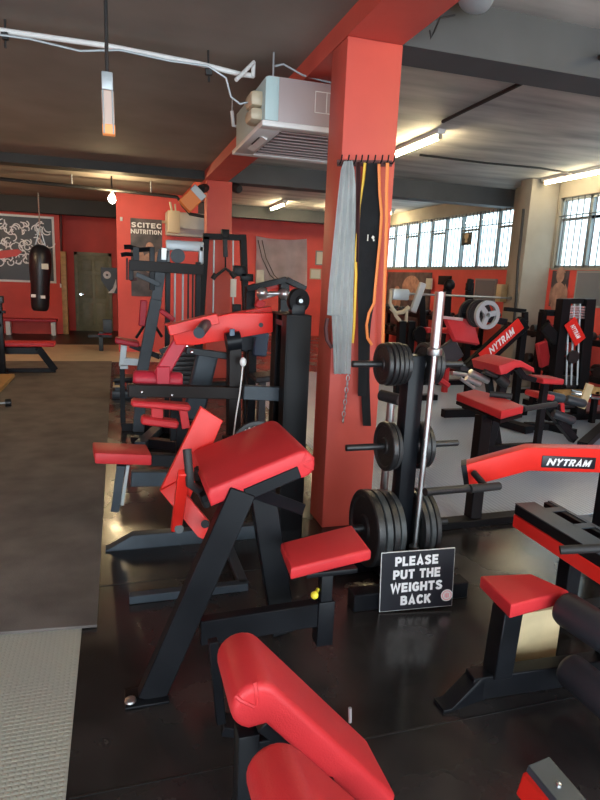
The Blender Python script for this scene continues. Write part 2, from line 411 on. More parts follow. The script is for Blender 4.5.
# ---------------------------------------------------------------- shared shapes
def pad_profile(L, t, R, u, v, o, roll=200):
    """outline of a padded board with a rolled top edge: o = lower end (top face), u up the slope, v normal"""
    o, u, v = V(o), V(u).normalized(), V(v).normalized(); p = [o - v*t, o - v*t*.3, o + u*t*.25]
    c = o + u*L - v*R
    n = 14
    for k in range(n+1):
        a = math.radians(90 - roll*k/n); p.append(c + u*math.cos(a)*R + v*math.sin(a)*R)
    p.append(o + u*(L-R*.9) - v*t)
    return p
def folds(mb, c, u, v, out, R, angs):
    """gathers of the cover on the end of a roll: low ridges fanning out from its centre"""
    c, u, v, out = V(c), V(u).normalized(), V(v).normalized(), V(out).normalized()
    for a in angs:
        a = math.radians(a); e = u*math.cos(a) + v*math.sin(a)
        mb.path([c + e*R*.15 - out*.002, c + e*R*.5 - out*.002, c + e*R*.8 - out*.003, c + e*R*.97 - out*.011], .0055, 8)
    return mb
def plate_mb(c, ax, r, t, spokes=False, hole=.026):
    prof = [(hole, -t*.5), (r*.32, -t*.5), (r*.36, -t*.28), (r*.80, -t*.28), (r*.85, -t*.5), (r*.965, -t*.5), (r, -t*.36),
            (r, t*.36), (r*.965, t*.5), (r*.85, t*.5), (r*.80, t*.28), (r*.36, t*.28), (r*.32, t*.5), (hole, t*.5), (hole, -t*.5)]
    return MB().lathe(prof, c, ax, 48)

# ================================================================ NEAR: preacher curl bench with the wide red pad
pc = thing('preacher_curl_bench', 'black preacher curl bench with wide sloping red arm pad, in front of the pillar', 'gym bench', (.5, 2.3, 0))
YN, YF = 2.08, 2.58
u = V((.36, 0, .135)).normalized(); vN = V((-u.z, 0, u.x))
prof = pad_profile(.375, .072, .056, u, vN, (.298, YN, .812), 215)
rc = V((.298, YN, .812)) + u*.375 - vN*.056
folds(MB().prism(prof, (0, YF-YN, 0), bev=.014), rc, u, vN, (0, -1, 0), .056, (50, 5, -45)).build('arm_pad', 'red_vinyl', pc)
MB().bar((.30, 2.33, .735), (.62, 2.33, .855), .30, .03, up=(0, 0, 1)).build('pad_board', 'satin_black', pc)
MB().bar((.095, 2.06, 0.0), (.440, 2.10, .80), .06, .105, up=(-1, 0, .45), bev=.004).bar((.45, 2.10, .785), (.66, 2.10, .865), .05, .05).build('leg', 'black_steel', pc)
MB().bar((.56, 2.40, .86), (.70, 2.34, .012), .06, .11, up=(1, 0, 0), bev=.004).build('leg', 'black_steel', pc)
fp = MB().lohi((.0, 2.0, 0.002), (.16, 2.11, .012), .003).build('foot_plate', 'black_steel', pc)
MB().lathe([(0, 0), (.022, 0), (.020, .007), (.009, .012), (0, .012)], (.02, 2.03, .017), (0, 0, 1), 16).build('bolt', 'dull_chrome', fp)
MB().bar((.285, 2.085, .235), (.80, 2.10, .24), .05, .105, bev=.004).build('crossbar', 'black_steel', pc)
MB().bar((.45, 2.11, .80), (.74, 2.30, .62), .05, .05, bev=.003).build('brace', 'black_steel', pc)
sp = MB().lohi((.775, 2.075, .10), (.825, 2.125, .42), .004).lohi((.765, 2.065, .10), (.835, 2.135, .30), .004).build('seat_post', 'black_steel', pc)
k = MB().tube((.745, 2.06, .35), (.765, 2.09, .35), .008, 10).ball((.738, 2.05, .35), .016).build('adjustment_pin', 'yellow_plastic', pc); lab(k, 'yellow pop pin knob')
seat = [W(281, 542, z=.50), W(352, 524, z=.50), W(371, 549, z=.50), W(291, 568, z=.50)]
MB().prism([p + V((0, 0, -.055)) for p in seat], (0, 0, .055), bev=.015).build('seat', 'red_vinyl', pc)
MB().lohi((.70, 2.05, .425), (.92, 2.26, .446), .003).build('seat_bracket', 'black_steel', pc)
# curl lever hanging from the pad end
lv = MB().prism([W(201, 407, y=2.62), W(223, 421, y=2.60), W(186, 508, y=2.60), W(160, 491, y=2.62)], (0, .03, 0), bev=.004).build('curl_lever', 'red_paint', pc)
MB().prism([W(160, 491, y=2.60), W(176, 482, y=2.60), W(210, 523, y=2.50), W(205, 540, y=2.50), W(198, 537, y=2.5)], (0, .03, 0), bev=.003).build('lever_gusset', 'red_paint', lv)
MB().bar(W(184, 472, y=2.2), W(176, 529, y=2.45), .045, .03, up=(0, 1, 0)).build('lever_link', 'red_paint', lv)
MB().tube(W(179, 529, y=2.40), W(179, 529, y=2.48), .019, 20).build('bolt', 'grey_iron', lv)
MB().tube(W(205, 524, y=2.46), W(206, 524, y=2.50), .018, 16).build('bolt', 'black_steel', lv)
MB().path([W(187, 449, y=2.22), W(189, 470, y=2.20), W(190, 484, y=2.20), W(197, 489, y=2.23), W(206, 494, y=2.30)], .017, 12).build('handle', 'rubber', lv)
MB().path([W(198, 468, y=2.36), W(200, 490, y=2.38), W(207, 505, y=2.42)], .018, 10).build('handle', 'rubber', lv)

# ================================================================ NEAR: pair of rolled red pads at the bottom edge
tp = thing('thigh_pad_machine', 'black framed machine with twin rolled red pads, nearest at the bottom edge', 'gym machine', (.45, 1.05, 0))
def rolled_pad(yn, yf, dx, dz):
    a, b = V((.325+dx, 0, .71+dz)), V((.655+dx, 0, .33+dz))
    u = (a-b).normalized(); v = V((-u.z, 0, u.x)); v = v if v.z > 0 else -v
    pr = pad_profile((a-b).length, .075, .058, u, v, V((b.x, yn, b.z)), 210)
    rc = V((b.x, yn, b.z)) + u*(a-b).length - v*.058
    return folds(MB().prism(pr, (0, yf-yn, 0), bev=.018, seg=4), rc, u, v, (0, -1, 0), .058, (35, -15)).build('pad', 'red_vinyl', tp)
rolled_pad(1.095, 1.305, -.005, .005); rolled_pad(.735, .955, -.005, -.01)
for yy in (1.18, .85): MB().bar((.31, yy, .58), (.56, yy, .32), .05, .05).build('pad_support', 'black_steel', tp)
MB().lohi((.25, 1.16, 0), (.30, 1.22, .55), .004).build('upright', 'black_steel', tp)
MB().bar((.275, 1.19, .50), (.40, 1.19, .50), .05, .05).bar((.44, .82, .43), (.44, 1.25, .43), .05, .05).bar((.44, 1.0, .43), (.44, 1.0, .03), .06, .06).build('frame', 'black_steel', tp)
MB().bar((.22, 1.10, .03), (.62, 1.10, .03), .06, .06).bar((.44, .7, .03), (.44, 1.45, .03), .06, .06).build('base', 'black_steel', tp)
MB().bar(W(213, 640, y=1.60), W(221, 722, y=1.60), .03, .03).bar(W(222, 724, y=1.62), W(270, 731, y=1.60), .07, .035).build('rear_foot', 'black_steel', tp)
MB().tube(W(350, 722, y=1.28), W(350, 708, y=1.28), .005, 8).build('pin', 'pale_steel', tp)

# ================================================================ NEAR: weight tree, plates, bars, sign
wt = thing('weight_tree', 'black weight plate tree with three levels of pegs, in front of the red pillar', 'weight rack', (1.44, 2.6, 0))
MB().lohi((1.345, 2.555, .09), (1.430, 2.645, 1.25), .005).build('post', 'black_steel', wt)
MB().bar((1.08, 2.47, .045), (1.72, 2.47, .045), .09, .09, bev=.005).build('foot', 'black_steel', wt)
MB().bar((1.12, 2.84, .045), (1.74, 2.84, .045), .09, .09, bev=.005).build('foot', 'black_steel', wt)
MB().bar((1.39, 2.47, .045), (1.39, 2.84, .045), .08, .08, bev=.005).build('base', 'black_steel', wt)
PEG = {0: 1.205, 1: .79, 2: .36}
for lvl, z in PEG.items():
    for s, xe in ((-1, 1.065), (1, 1.71)):
        xe = {(0, -1): 1.065, (1, -1): 1.06, (2, -1): 1.12, (0, 1): 1.66, (1, 1): 1.68, (2, 1): 1.66}[(lvl, s)]
        MB().tube((1.388 + s*.04, 2.6, z), (xe, 2.6, z), .0165 if lvl < 2 else .02, 16).build('peg', 'iron', wt)
MB().lathe([(0, .03), (.03, .03), (.03, .1), (.0225, .1), (.0225, .04), (0, .04)], (1.415, 2.49, 0), (0, 0, 1), 18).bar((1.39, 2.52, .07), (1.39, 2.56, .07), .03, .03).build('bar_holder', 'black_steel', wt)
lv_n = ['upper', 'middle', 'bottom']; sd_n = {-1: 'left', 1: 'right'}
pl = [  # level, side, list of (radius, thickness, material, description)
 (0, -1, [(.098, .022, 'iron', 'small black plate nearest the post'), (.104, .022, 'iron', 'small black plate second from the post'), (.106, .022, 'iron', 'small black plate midway'), (.106, .022, 'iron', 'small black plate second from the outer end'), (.100, .024, 'iron', 'outermost small black plate with a raised rim')]),
 (0, 1, [(.106, .022, 'iron', 'small black plate nearest the post'), (.106, .024, 'iron', 'small black plate in the middle'), (.102, .024, 'iron', 'outermost small black plate')]),
 (1, -1, [(.118, .022, 'rubber', 'thin black plate behind the rimmed one'), (.124, .030, 'iron', 'rimmed black plate facing outward')]),
 (1, 1, [(.122, .028, 'iron', 'medium black plate nearest the post'), (.118, .026, 'iron', 'outer medium black plate')]),
 (2, -1, [(.182, .034, 'grey_iron', 'large grey plate nearest the post'), (.190, .036, 'iron', 'large black plate with worn lettering'), (.193, .038, 'grey_iron', 'large grey rimmed plate'), (.196, .044, 'iron', 'largest black plate, outermost')]),
 (2, 1, [(.186, .030, 'iron', 'large black plate nearest the post'), (.188, .030, 'grey_iron', 'large grey plate in the middle'), (.184, .030, 'iron', 'outermost large black plate')]),
]
for lvl, s, rows in pl:
    x = 1.388 + s*(.046 if s > 0 else (.05, .075, .05)[lvl])
    for r, t, m, d in rows:
        x += s*(t/2)
        hole = .0165 if lvl < 2 else .02
        o = plate_mb((x, 2.6, PEG[lvl]), (1, 0, 0), r, t, hole=hole).build('weight_plate', m)
        tag(o, f'{d} on the {lv_n[lvl]} {sd_n[s]} peg of the tree', 'weight plate', 'weight plates on the plate tree')
        x += s*(t/2 + .003)
bb = thing('barbell', 'chrome barbell standing upright in front of the plate tree post', 'barbell', (1.445, 2.50, .055))
bA, bB, bC, bD = V((1.415, 2.49, .055)), V((1.425, 2.492, .262)), V((1.440, 2.497, 1.262)), V((1.4425, 2.498, 1.56))
MB().tube(bA, bB, .021, 20).build('sleeve', 'dull_chrome', bb)
MB().lathe([(0, 0), (.030, 0), (.032, .004), (.032, .026), (.026, .03), (0, .03)], bB, (0, 0, 1), 24).build('collar', 'dull_chrome', bb)
MB().tube(bB + V((0, 0, .03)), bC, .0145, 18).build('shaft', 'dull_chrome', bb)
MB().lathe([(0, 0), (.033, 0), (.035, .005), (.035, .03), (.028, .036), (0, .036)], bC, (0, 0, 1), 24).build('collar', 'dull_chrome', bb)
MB().tube(bC + V((0, 0, .034)), bD, .025, 24).build('sleeve', 'dull_chrome', bb)
sb = thing('short_bar', 'short chrome bar with black rubber grip end standing behind the plate tree', 'bar', (1.47, 2.97, 0))
MB().tube(W(378, 560, y=2.97), W(391, 402, y=2.97), .022, 18).build('rod', 'dull_chrome', sb)
MB().tube(W(381, 395, y=3.02), W(400, 400, y=2.90), .032, 18).build('grip', 'rubber', sb)

sg = thing('sign_board', 'black sign board asking to put the weights back, leaning on the plate tree foot', 'sign', (1.415, 2.41, 0))
p0, px_, py_ = V((1.203, 2.392, .006)), V((.378, -.042, .010)), V((-.006, .014, .308))
n_ = px_.cross(py_).normalized()                           # points towards the viewer
n_ = n_ if n_.y < 0 else -n_
cc = p0 + px_/2 + py_/2
MB().obox(cc + n_*-.004, px_/2, py_/2, n_*.004, .001, 1).build('board', 'white_paint', sg)
MB().obox(cc + n_*.0005, px_*.4925, py_*.490, n_*.0008).build('face', 'sign_black', sg)
for i, t in enumerate(('PLEASE', 'PUT THE', 'WEIGHTS', 'BACK')):
    words(t, cc + py_*(.335-.222*i) + n_*.0012 + px_*(-.02, -.012, -.008, -.012)[i], px_, py_, .048, (.222, .244, .268, .158)[i], 'white_ink', sg, stroke=.25)
b_ = cc + px_*.415 - py_*.305
st = MB().lathe([(0, 0), (.031, 0), (.031, .001), (0, .001)], b_ + n_*.0012, n_, 32).build('sticker', 'white_paint', sg)
MB().lathe([(.021, 0), (.026, 0), (.026, .0006), (.021, .0006), (.021, 0)], b_ + n_*.0024, n_, 32).obox(b_ + n_*.0026, px_.normalized()*.004, py_.normalized()*.014, n_*.0004).obox(b_ + n_*.0026 + px_.normalized()*.009, px_.normalized()*.003, py_.normalized()*.011, n_*.0004).obox(b_ + n_*.0026 - px_.normalized()*.009, px_.normalized()*.003, py_.normalized()*.011, n_*.0004).build('emblem', 'pink_ink', st)

# ================================================================ NEAR RIGHT: red seat bench with rollers, lever press
rb = thing('roller_bench', 'black bench with square red seat and two thick black foam rollers, at the right edge', 'gym bench', (1.45, 1.72, 0))
q = [W(481, 575, z=.45), W(511, 605, z=.45), W(569, 590, z=.45), W(531, 573, z=.45)]
MB().prism([p + V((0, 0, -.06)) for p in q], (0, 0, .06), bev=.012).build('seat', 'red_vinyl', rb)
MB().bar(W(497, 673, y=1.76), W(508, 607, y=1.76), .085, .085, up=(0, 1, 0), bev=.004).build('seat_post', 'black_steel', rb)
MB().bar((1.30, 1.765, .052), (2.15, 1.725, .052), .07, .10, bev=.004).build('base', 'black_steel', rb)
MB().prism([V((1.155, 1.70, .0)), V((1.19, 1.70, .0)), V((1.36, 1.73, .0)), V((1.36, 1.73, .10)), V((1.33, 1.73, .10)), V((1.19, 1.70, .014)), V((1.155, 1.70, .014))], (0, .075, 0), bev=.002).build('foot', 'black_steel', rb)
def roller(a, b, r):
    a, b = V(a), V(b); L = (b-a).length; d = (b-a)/L
    return MB().lathe([(0, 0), (r*.80, 0), (r*.93, .006), (r, .022), (r, L-.022), (r*.93, L-.006), (r*.80, L), (0, L)], a, d, 32)
for (ax_, ay_, bx_, by_, r) in ((563, 607, 600, 631, .066), (568, 668, 603, 697, .068)):
    a = W(ax_, ay_, y=1.66); b = W(bx_, by_, z=a.z); d = (b-a).normalized()
    roller(a, a + d*.36, r).build('roller', 'foam_black', rb)
    MB().tube(a - d*.006, a + d*.42, .014).build('roller_axle', 'dull_chrome', rb)
    MB().bar(a + d*.40, V((1.95, 1.74, a.z)), .05, .05).build('roller_arm', 'black_steel', rb)
MB().bar((1.95, 1.74, .05), (1.95, 1.74, .50), .07, .07, bev=.004).build('post', 'black_steel', rb)
pb = tag(MB().lohi((W(508, 640, y=1.88).x, 1.88, 0), (W(558, 640, y=1.88).x, 1.92, W(535, 612, y=1.88).z), .002).lohi((W(508, 640, y=1.88).x, 1.865, 0), (W(558, 640, y=1.88).x, 1.88, W(535, 664, y=1.88).z), .001).build('plywood_board', 'pale_wood'), 'tan plywood board standing on the floor behind the square red seat', 'board')

lp = thing('lever_press_machine', 'black and red plate loaded lever machine with long red cranked arm, right of the sign', 'gym machine', (2.3, 2.4, 0))
ay = 2.5
P = [W(462, 466, y=ay), W(527, 448, y=ay), W(640, 450, y=ay), W(640, 474, y=ay), W(529, 471, y=ay), W(465, 488, y=ay)]
arm = MB().prism(P, (.055, .085, 0), bev=.006).build('lever_arm', 'red_paint', lp)
MB().prism([W(461, 466, y=ay-.002), W(466.5, 464.5, y=ay-.002), W(469.5, 487, y=ay-.002), W(464.5, 489, y=ay-.002)], (.055, .088, 0), bev=.002).build('end_cap', 'black_steel', arm)
c = W(569, 462.5, y=ay-.003); xd = W(594, 463.5, y=ay) - W(544, 461.5, y=ay); yd = V((0, 0, 1))
xd.normalize()
MB().obox(c, xd*.178, V((0, .003, 0)), yd*.033, .004).build('name_plate', 'sign_black', arm)
words('NYTRAM', c + V((0, -.004, 0)), xd, yd, .038, .285, 'white_ink', arm, shear=.3, stroke=.22)
MB().tube(W(425, 492, y=2.30), W(482, 487, y=2.36), .019, 16).build('plate_peg', 'iron', arm)
h = MB().tube(W(474, 473, y=2.48), W(486, 487, y=2.36), .017, 14).tube(W(470, 489, y=2.33), W(499, 486, y=2.36), .020, 14).build('handle', 'rubber', arm)
# slotted box beam
bz = .60
A0, A1 = W(515, 504, z=bz), W(650, 586, z=bz); B0 = W(541, 496, z=bz)
d = A1-A0; dn = d.normalized(); wv = B0-A0; un = V((0, 0, 1)); wv = wv - dn*wv.dot(dn); ca = (A0+A1)/2
MB().obox(ca - un*.024 + wv*.25, d/2, wv*.25, un*.024, .003, 1).build('slotted_beam', 'satin_black', lp)
MB().obox(ca - un*.080 + wv*.25, d/2, wv*.26, un*.032, .004, 1).build('red_rail', 'red_paint', lp)
MB().obox(ca - un*.050 + wv*.9, d/2, wv*.1, un*.05, .003, 1).build('rear_rail', 'satin_black', lp)
top = MB()
top.obox(ca + un*.002 + wv*.27, d/2, wv*.27, un*.002).obox(ca + un*.002 + wv*.96, d/2, wv*.05, un*.002)
for a, b in ((.10, .16), (.34, .40), (.58, .64), (.82, .88)):
    top.obox(A0 + d*(a+b)/2 + un*.002 + wv*.72, d*(b-a)/2, wv*.22, un*.002)
lab(top.build('top_plate', 'grey_steel', lp), 'grey slotted top plate')
MB().tube(W(560, 550, z=bz+.01), W(625, 547, z=bz+.05), .017, 14).build('handle', 'rubber', lp)
MB().bar(V((W(565, 600, y=2.08).x, 2.08, .04)), V((W(565, 600, y=2.08).x, 2.08, .50)), .075, .075).build('post', 'black_steel', lp)
MB().bar((1.75, 2.12, .04), (2.75, 2.12, .04), .08, .08).bar((2.68, 2.05, .04), (2.68, 2.75, .04), .08, .08).build('base', 'black_steel', lp)
MB().bar((2.68, 2.56, .04), (2.68, 2.56, .85), .09, .09).build('upright', 'black_steel', lp)
MB().bar((2.68, 2.56, .72), (2.72, 2.10, .42), .07, .07).bar((2.72, 2.10, .0), (2.72, 2.10, .50), .07, .07).build('brace', 'black_steel', lp)

cb = thing('foot_rest_beam', 'short red and black beam end in the bottom right corner', 'gym machine', (1.15, 1.0, 0))
a, b = W(528, 765, z=.38), W(603, 856, z=.34); d = b-a; dn = d.normalized(); wv = V((-dn.y, dn.x, 0)).normalized(); un = wv.cross(dn); un = un if un.z > 0 else -un
wv = wv if wv.x > 0 else -wv
MB().obox((a+b)/2 + wv*.038 - un*.012, d/2, wv*.038, un*.012, .002, 1).build('top_plate', 'grey_steel', cb)
MB().obox((a+b)/2 + wv*.03 - un*.062, d/2, wv*.042, un*.040, .004, 1).build('red_rail', 'red_paint', cb)
MB().lathe([(0, 0), (.009, 0), (.007, .006), (0, .008)], a + dn*.07 + wv*.035, un, 12).build('bolt', 'chrome', cb)
MB().bar(b*1 - un*.05, V((b.x, b.y, .0)), .07, .07).build('post', 'black_steel', cb)
MB().lohi((b.x-.25, b.y-.05, 0), (b.x+.25, b.y+.05, .06), .003).build('base', 'black_steel', cb)

# ================================================================ seated lever machine with black tower (left of pillar)
cm = thing('seated_lever_machine', 'black tower machine with red overhead lever and narrow red seat, left of the pillar', 'gym machine', (.5, 3.5, 0))
TX0, TX1, TY0, TY1, TZ = .925, 1.075, 3.28, 3.62, 1.385
MB().lohi((TX0+.012, TY0, 0), (TX1, TY0+.012, TZ), .002).lohi((TX1-.012, TY0, 0), (TX1, TY1, TZ), .002).lohi((TX0, TY1-.012, 0), (TX1, TY1, TZ), .002).lohi((TX0, TY0, TZ-.012), (TX1, TY1, TZ), .002).lohi((TX0, TY0, 0), (TX1, TY1, .06)).lohi((TX0, TY0, .06), (TX0+.012, TY0+.11, TZ-.012)).lohi((TX0, TY1-.11, .06), (TX0+.012, TY1, TZ-.012)).build('tower_shroud', 'satin_black', cm)
ws = MB()
for k in range(14): ws.lohi((TX0+.025, TY0+.05, .08+k*.043), (TX1-.03, TY1-.05, .118+k*.043), .003)
ws.build('weight_stack', 'iron', cm)
MB().tube((TX0+.04, 3.41, .06), (TX0+.04, 3.41, TZ-.02), .012, 12).tube((TX0+.04, 3.50, .06), (TX0+.04, 3.50, TZ-.02), .012, 12).build('guide_rod', 'chrome', cm)
MB().lohi((TX0-.0025, 3.36, 1.315), (TX0-.0005, 3.52, 1.345)).build('maker_label', 'sign_black', cm)
pu = MB().lathe([(0, 0), (.025, 0), (.030, .01), (.066, .012), (.070, .018), (.070, .045), (.066, .05), (.02, .05), (0, .05)], W(301, 301, y=3.30), (-.25, 1, 0), 36).build('pulley', 'satin_black', cm)
MB().tube(W(301, 301, y=3.29), W(301, 301, y=3.31), .012, 12).build('pulley_hub', 'pale_steel', pu)
MB().lohi((.96, 3.3, TZ), (1.04, 3.36, TZ+.06), .003).build('pulley_bracket', 'black_steel', cm)
# overhead red lever
ly = 3.55
L = [W(273, 313, y=ly), W(273, 332, y=ly), W(222, 341, y=ly), W(196, 345, y=ly), W(176, 345, y=ly), W(171, 331, y=ly), W(164, 324, y=ly), W(200, 320, y=ly), W(232, 313, y=ly)]
lv = MB().prism(L, (0, .07, 0), bev=.005).build('overhead_lever', 'red_paint', cm)
MB().bar(W(168, 330, y=ly-.02), W(217, 318, y=ly-.02), .10, .06).build('lever_block', 'red_paint', lv)
MB().tube(W(199, 333, y=3.30), W(207, 323, y=3.52), .032, 20).build('handle', 'grey_steel', lv)
MB().bar(W(213, 320, y=3.7), W(271, 310, y=3.7), .06, .05).build('second_bar', 'red_paint', lv)
for x, y in ((190, 323), (261, 325)): MB().tube(W(x, y, y=ly-.004), W(x, y, y=ly+.01), .014, 14).build('bolt', 'black_steel', lv)
# chest pad assembly
MB().bar(W(182, 338, y=3.6), W(160, 376, y=3.56), .085, .05, up=(0, 1, 0), bev=.008).bar(W(163, 366, y=3.55), W(163, 392, y=3.55), .08, .05, up=(0, 1, 0), bev=.006).build('pad_strut', 'maroon_vinyl', cm)
roller(W(133, 379, y=3.6), W(182, 381, y=3.6), .054).build('chest_roller', 'maroon_vinyl', cm)
MB().bar(W(128, 390, y=3.5), W(252, 393, y=3.5), .05, .075, bev=.004).build('crossbeam', 'dark_brown_steel', cm)
for x, y in ((142, 392), (172, 395)): MB().ball(W(x, y, y=3.475), .010).build('bolt', 'chrome', cm)
MB().bar(W(131, 402, y=3.55), W(190, 407, y=3.55), .10, .04, bev=.012).build('lower_pad', 'red_vinyl', cm)
MB().bar(W(141, 419, y=3.62), W(178, 424, y=3.62), .09, .05, bev=.012).bar(W(157, 404, y=3.62), W(157, 424, y=3.62), .07, .03, up=(0, 1, 0)).bar(W(182, 404, y=3.6), W(186, 428, y=3.6), .05, .03, up=(0, 1, 0)).build('knee_pad', 'red_vinyl', cm)
# upright post, cable and arms
MB().bar(W(234, 342, y=3.55), W(233, 448, y=3.55), .075, .10, up=(0, 1, 0), bev=.004).bar(W(233, 448, y=3.55), V((W(233, 448, y=3.55).x, 3.55, .02)), .075, .10, up=(0, 1, 0)).build('upright', 'dark_brown_steel', cm)
MB().tube(W(226, 342, y=3.50), W(240, 340, y=3.50), .055, 20).build('lever_pivot', 'black_steel', cm)
MB().lohi(W(229, 344, y=3.48), W(235, 329, y=3.46), .003).build('pivot_sleeve', 'blue_steel', cm)
MB().bar(W(243, 392, y=3.42), W(286, 394, y=3.42), .05, .085, bev=.004).build('tower_arm', 'grey_steel', cm)
cbm = MB().path([W(243, 364, y=3.42), W(240, 392, y=3.40), W(236, 416, y=3.36), W(233, 440, y=3.34)], .004, 6).build('cable', 'white_paint', cm)
MB().ball(W(243, 362, y=3.42), .020, (1, 1, 1.4)).build('cable_stop', 'white_paint', cbm)
MB().bar(W(186, 350, y=3.6), W(228, 356, y=3.6), .04, .04).build('handle_bar', 'black_steel', cm)
for x, y in ((192, 352), (187, 346)): MB().ball(W(x, y, y=3.57), .013).build('bolt', 'chrome', cm)
MB().bar(W(208, 352, y=3.85), W(192, 420, y=3.85), .14, .06, up=(0, 1, 0), bev=.015).build('back_pad', 'grey_steel', cm)
MB().bar(W(176, 378, y=3.95), W(176, 440, y=3.95), .08, .05, up=(0, 1, 0)).build('rear_post', 'black_steel', cm)
# seat
s0, s1 = W(93, 458, y=3.52), W(150, 460, y=3.56)
MB().obox((s0+s1)/2 + V((0, .11, 0)), (s1-s0)/2, V((-.01, .12, .0)), V((0, 0, .034)), .010).build('seat', 'red_vinyl', cm)
MB().bar(W(150, 459, y=3.62), W(195, 461, y=3.62), .06, .075).build('seat_beam', 'black_steel', cm)
sp = MB().bar(W(121, 465, y=3.60), W(115, 511, y=3.60), .05, .045, up=(0, 1, 0)).build('seat_post', 'grey_steel', cm)
MB().bar(W(128, 465, y=3.585), W(122, 505, y=3.585), .02, .02, up=(0, 1, 0)).build('post_track', 'pale_steel', sp)
MB().bar(W(131, 478, y=3.62), W(200, 478, y=3.62), .06, .095, bev=.004).build('seat_rail', 'grey_steel', cm)
ft = MB().prism([V((-.09, 3.34, .0)), V((1.0, 3.34, 0)), V((1.0, 3.34, .085)), V((.06, 3.34, .085)), V((-.075, 3.34, .012)), V((-.09, 3.34, .012))], (0, .07, 0), bev=.002).build('base', 'grey_steel', cm)
MB().bar((.03, 2.76, .022), (.62, 2.76, .022), .05, .042).bar((.60, 2.76, .022), (.60, 3.40, .022), .05, .042).build('front_foot', 'grey_steel', cm)
MB().bar((.40, 3.40, .05), (.40, 3.95, .05), .07, .07).bar((.40, 3.62, .05), (.40, 3.62, .46), .07, .07).bar((.40, 3.95, .05), (.40, 3.95, .60), .07, .07).build('frame', 'black_steel', cm)
yk = thing('weight_plate', 'black plate with raised white maker lettering, half hidden behind the wide arm pad', 'weight plate', W(258, 450, y=3.1))
yc = W(259, 450, y=3.1)
plate_mb(yc, (-.15, -1, .25), .165, .035, hole=.001).build('disc', 'iron', yk)
ynrm = V((-.15, -1, .25)).normalized(); yt = V((0, 0, 1)); yt = (yt - ynrm*yt.dot(ynrm)).normalized(); yx = yt.cross(ynrm)
for ch, a in zip('YORK', (30, 10, -10, -30)):
    a = math.radians(a); dirv = yt*math.cos(a) - yx*math.sin(a); tx = yx*math.cos(a) + yt*math.sin(a)
    words(ch, yc + dirv*.118 + ynrm*.016, tx, dirv, .036, .036, 'white_ink', yk, ext=.003)
MB().tube(yc, V((.60, 3.30, yc.z)), .02).bar((.60, 3.30, .03), (.60, 3.30, yc.z+.03), .06, .06).build('plate_horn', 'black_steel', cm)

# ================================================================ things hung on the red pillar
hr = thing('hook_rail', 'row of small black hooks across the front of the red pillar', 'hooks', (1.42, 3.40, 2.3))
HY = 3.405
rail = MB().bar(W(337, 163, y=HY), W(392, 163.5, y=HY), .006, .035, bev=.001).build('rail', 'brown_strap', hr)
hx = [338, 345, 352, 358, 364, 371, 378, 384, 390]
for x in hx:
    p = W(x, 163, y=HY)
    MB().path([p, p + V((0, -.03, -.01)), p + V((0, -.055, .005)), p + V((0, -.062, .035))], .0045, 8).build('hook', 'black_steel', hr)
def hang(name, label, cat, m, rows, y=3.345, th=.012, amp=.010, folds=3, group=None):
    """cloth hanging from the hooks: rows of (photo y, left x, right x)"""
    g = []
    for j, (py, xl, xr) in enumerate(rows):
        r = []
        n = 18
        for i in range(n+1):
            t = i/n; p = W(xl + (xr-xl)*t, py, y=y); p = p + V((0, amp*math.sin(t*PI*2*folds + j*.3), 0)); r.append(p)
        g.append(r)
    return tag(MB().sheet(g, th).build(name, m), label, cat, group)
hang('towel', 'long pale grey towel hanging at the left of the hooks', 'towel', 'towel_grey',
     [(161, 344, 353), (170, 341, 355), (185, 339.5, 356), (210, 337, 356), (240, 334, 355), (270, 331, 354), (290, 329, 353), (315, 327.5, 352.5), (316, 332, 352.5), (340, 333, 351), (374, 334, 350)], folds=3.3)
hang('towel', 'narrow dark brown strap hanging between towel and yellow band', 'strap', 'brown_strap', [(162, 355.5, 360), (190, 356, 360), (225, 355, 359), (262, 354, 358)], y=3.36, folds=.7, th=.004).name = 'strap'
hang('lifting_belt', 'long black strap with a small white mark, hanging in the middle of the hooks', 'strap', 'towel_black',
     [(163, 367, 377), (180, 365, 378), (205, 361, 381), (240, 359, 381), (262, 358.5, 379), (290, 358, 376), (320, 358.5, 371), (345, 358.5, 368.5), (370, 358.5, 367), (396, 358, 366)], y=3.355, folds=.5, amp=.006)
lg = [o for o in COL.objects if o.name.startswith('lifting_belt')][0]; ORG[lg.name] = lg.location.copy()
e = W(371, 238, y=3.33)
MB().box(e + V((-.022, -.004, 0)), (.006, .004, .036)).box(e + V((.010, -.004, .004)), (.014, .004, .016), rot=(0, .6, 0)).box(e + V((.016, -.004, -.010)), (.008, .004, .014), rot=(0, -.3, 0)).build('emblem', 'paper', lg)
hang('strap', 'black strap end hanging lowest on the pillar, below the lifting strap', 'strap', 'towel_black', [(340, 361, 370), (380, 361, 369.5), (400, 361.5, 370), (426, 363, 371)], y=3.385, folds=.5, amp=.003, th=.006)
def band(name, label, pts, m, y=3.345, wd=.012, cat='resistance band'):
    P = [W(a, b, y=y) for a, b in pts]
    return tag(MB().path(P, .006, 8, flat=((0, 1, 0), .004, wd)).build(name, m), label, cat, None)
band('resistance_band', 'flat yellow exercise band hanging beside the grey towel', [(365, 163), (363, 185), (359.5, 213), (356.5, 245), (355.5, 262), (356, 275), (355, 300), (354, 325), (352.5, 343)], 'yellow_rubber', y=3.365, wd=.009)
band('resistance_band', 'orange exercise band curving outward low down, right of the black strap', [(379, 164), (379.5, 190), (381.5, 214), (380, 240), (377, 270), (375, 290), (374, 303), (369, 313), (366.5, 325), (367.5, 338), (372, 345)], 'orange_rubber', y=3.335, wd=.009)
band('resistance_band', 'straight orange exercise band at the right end of the hooks', [(387.5, 163), (386.5, 190), (386.5, 220), (385.5, 260), (384, 300), (383, 330), (382.5, 350)], 'orange_rubber', y=3.36, wd=.011)
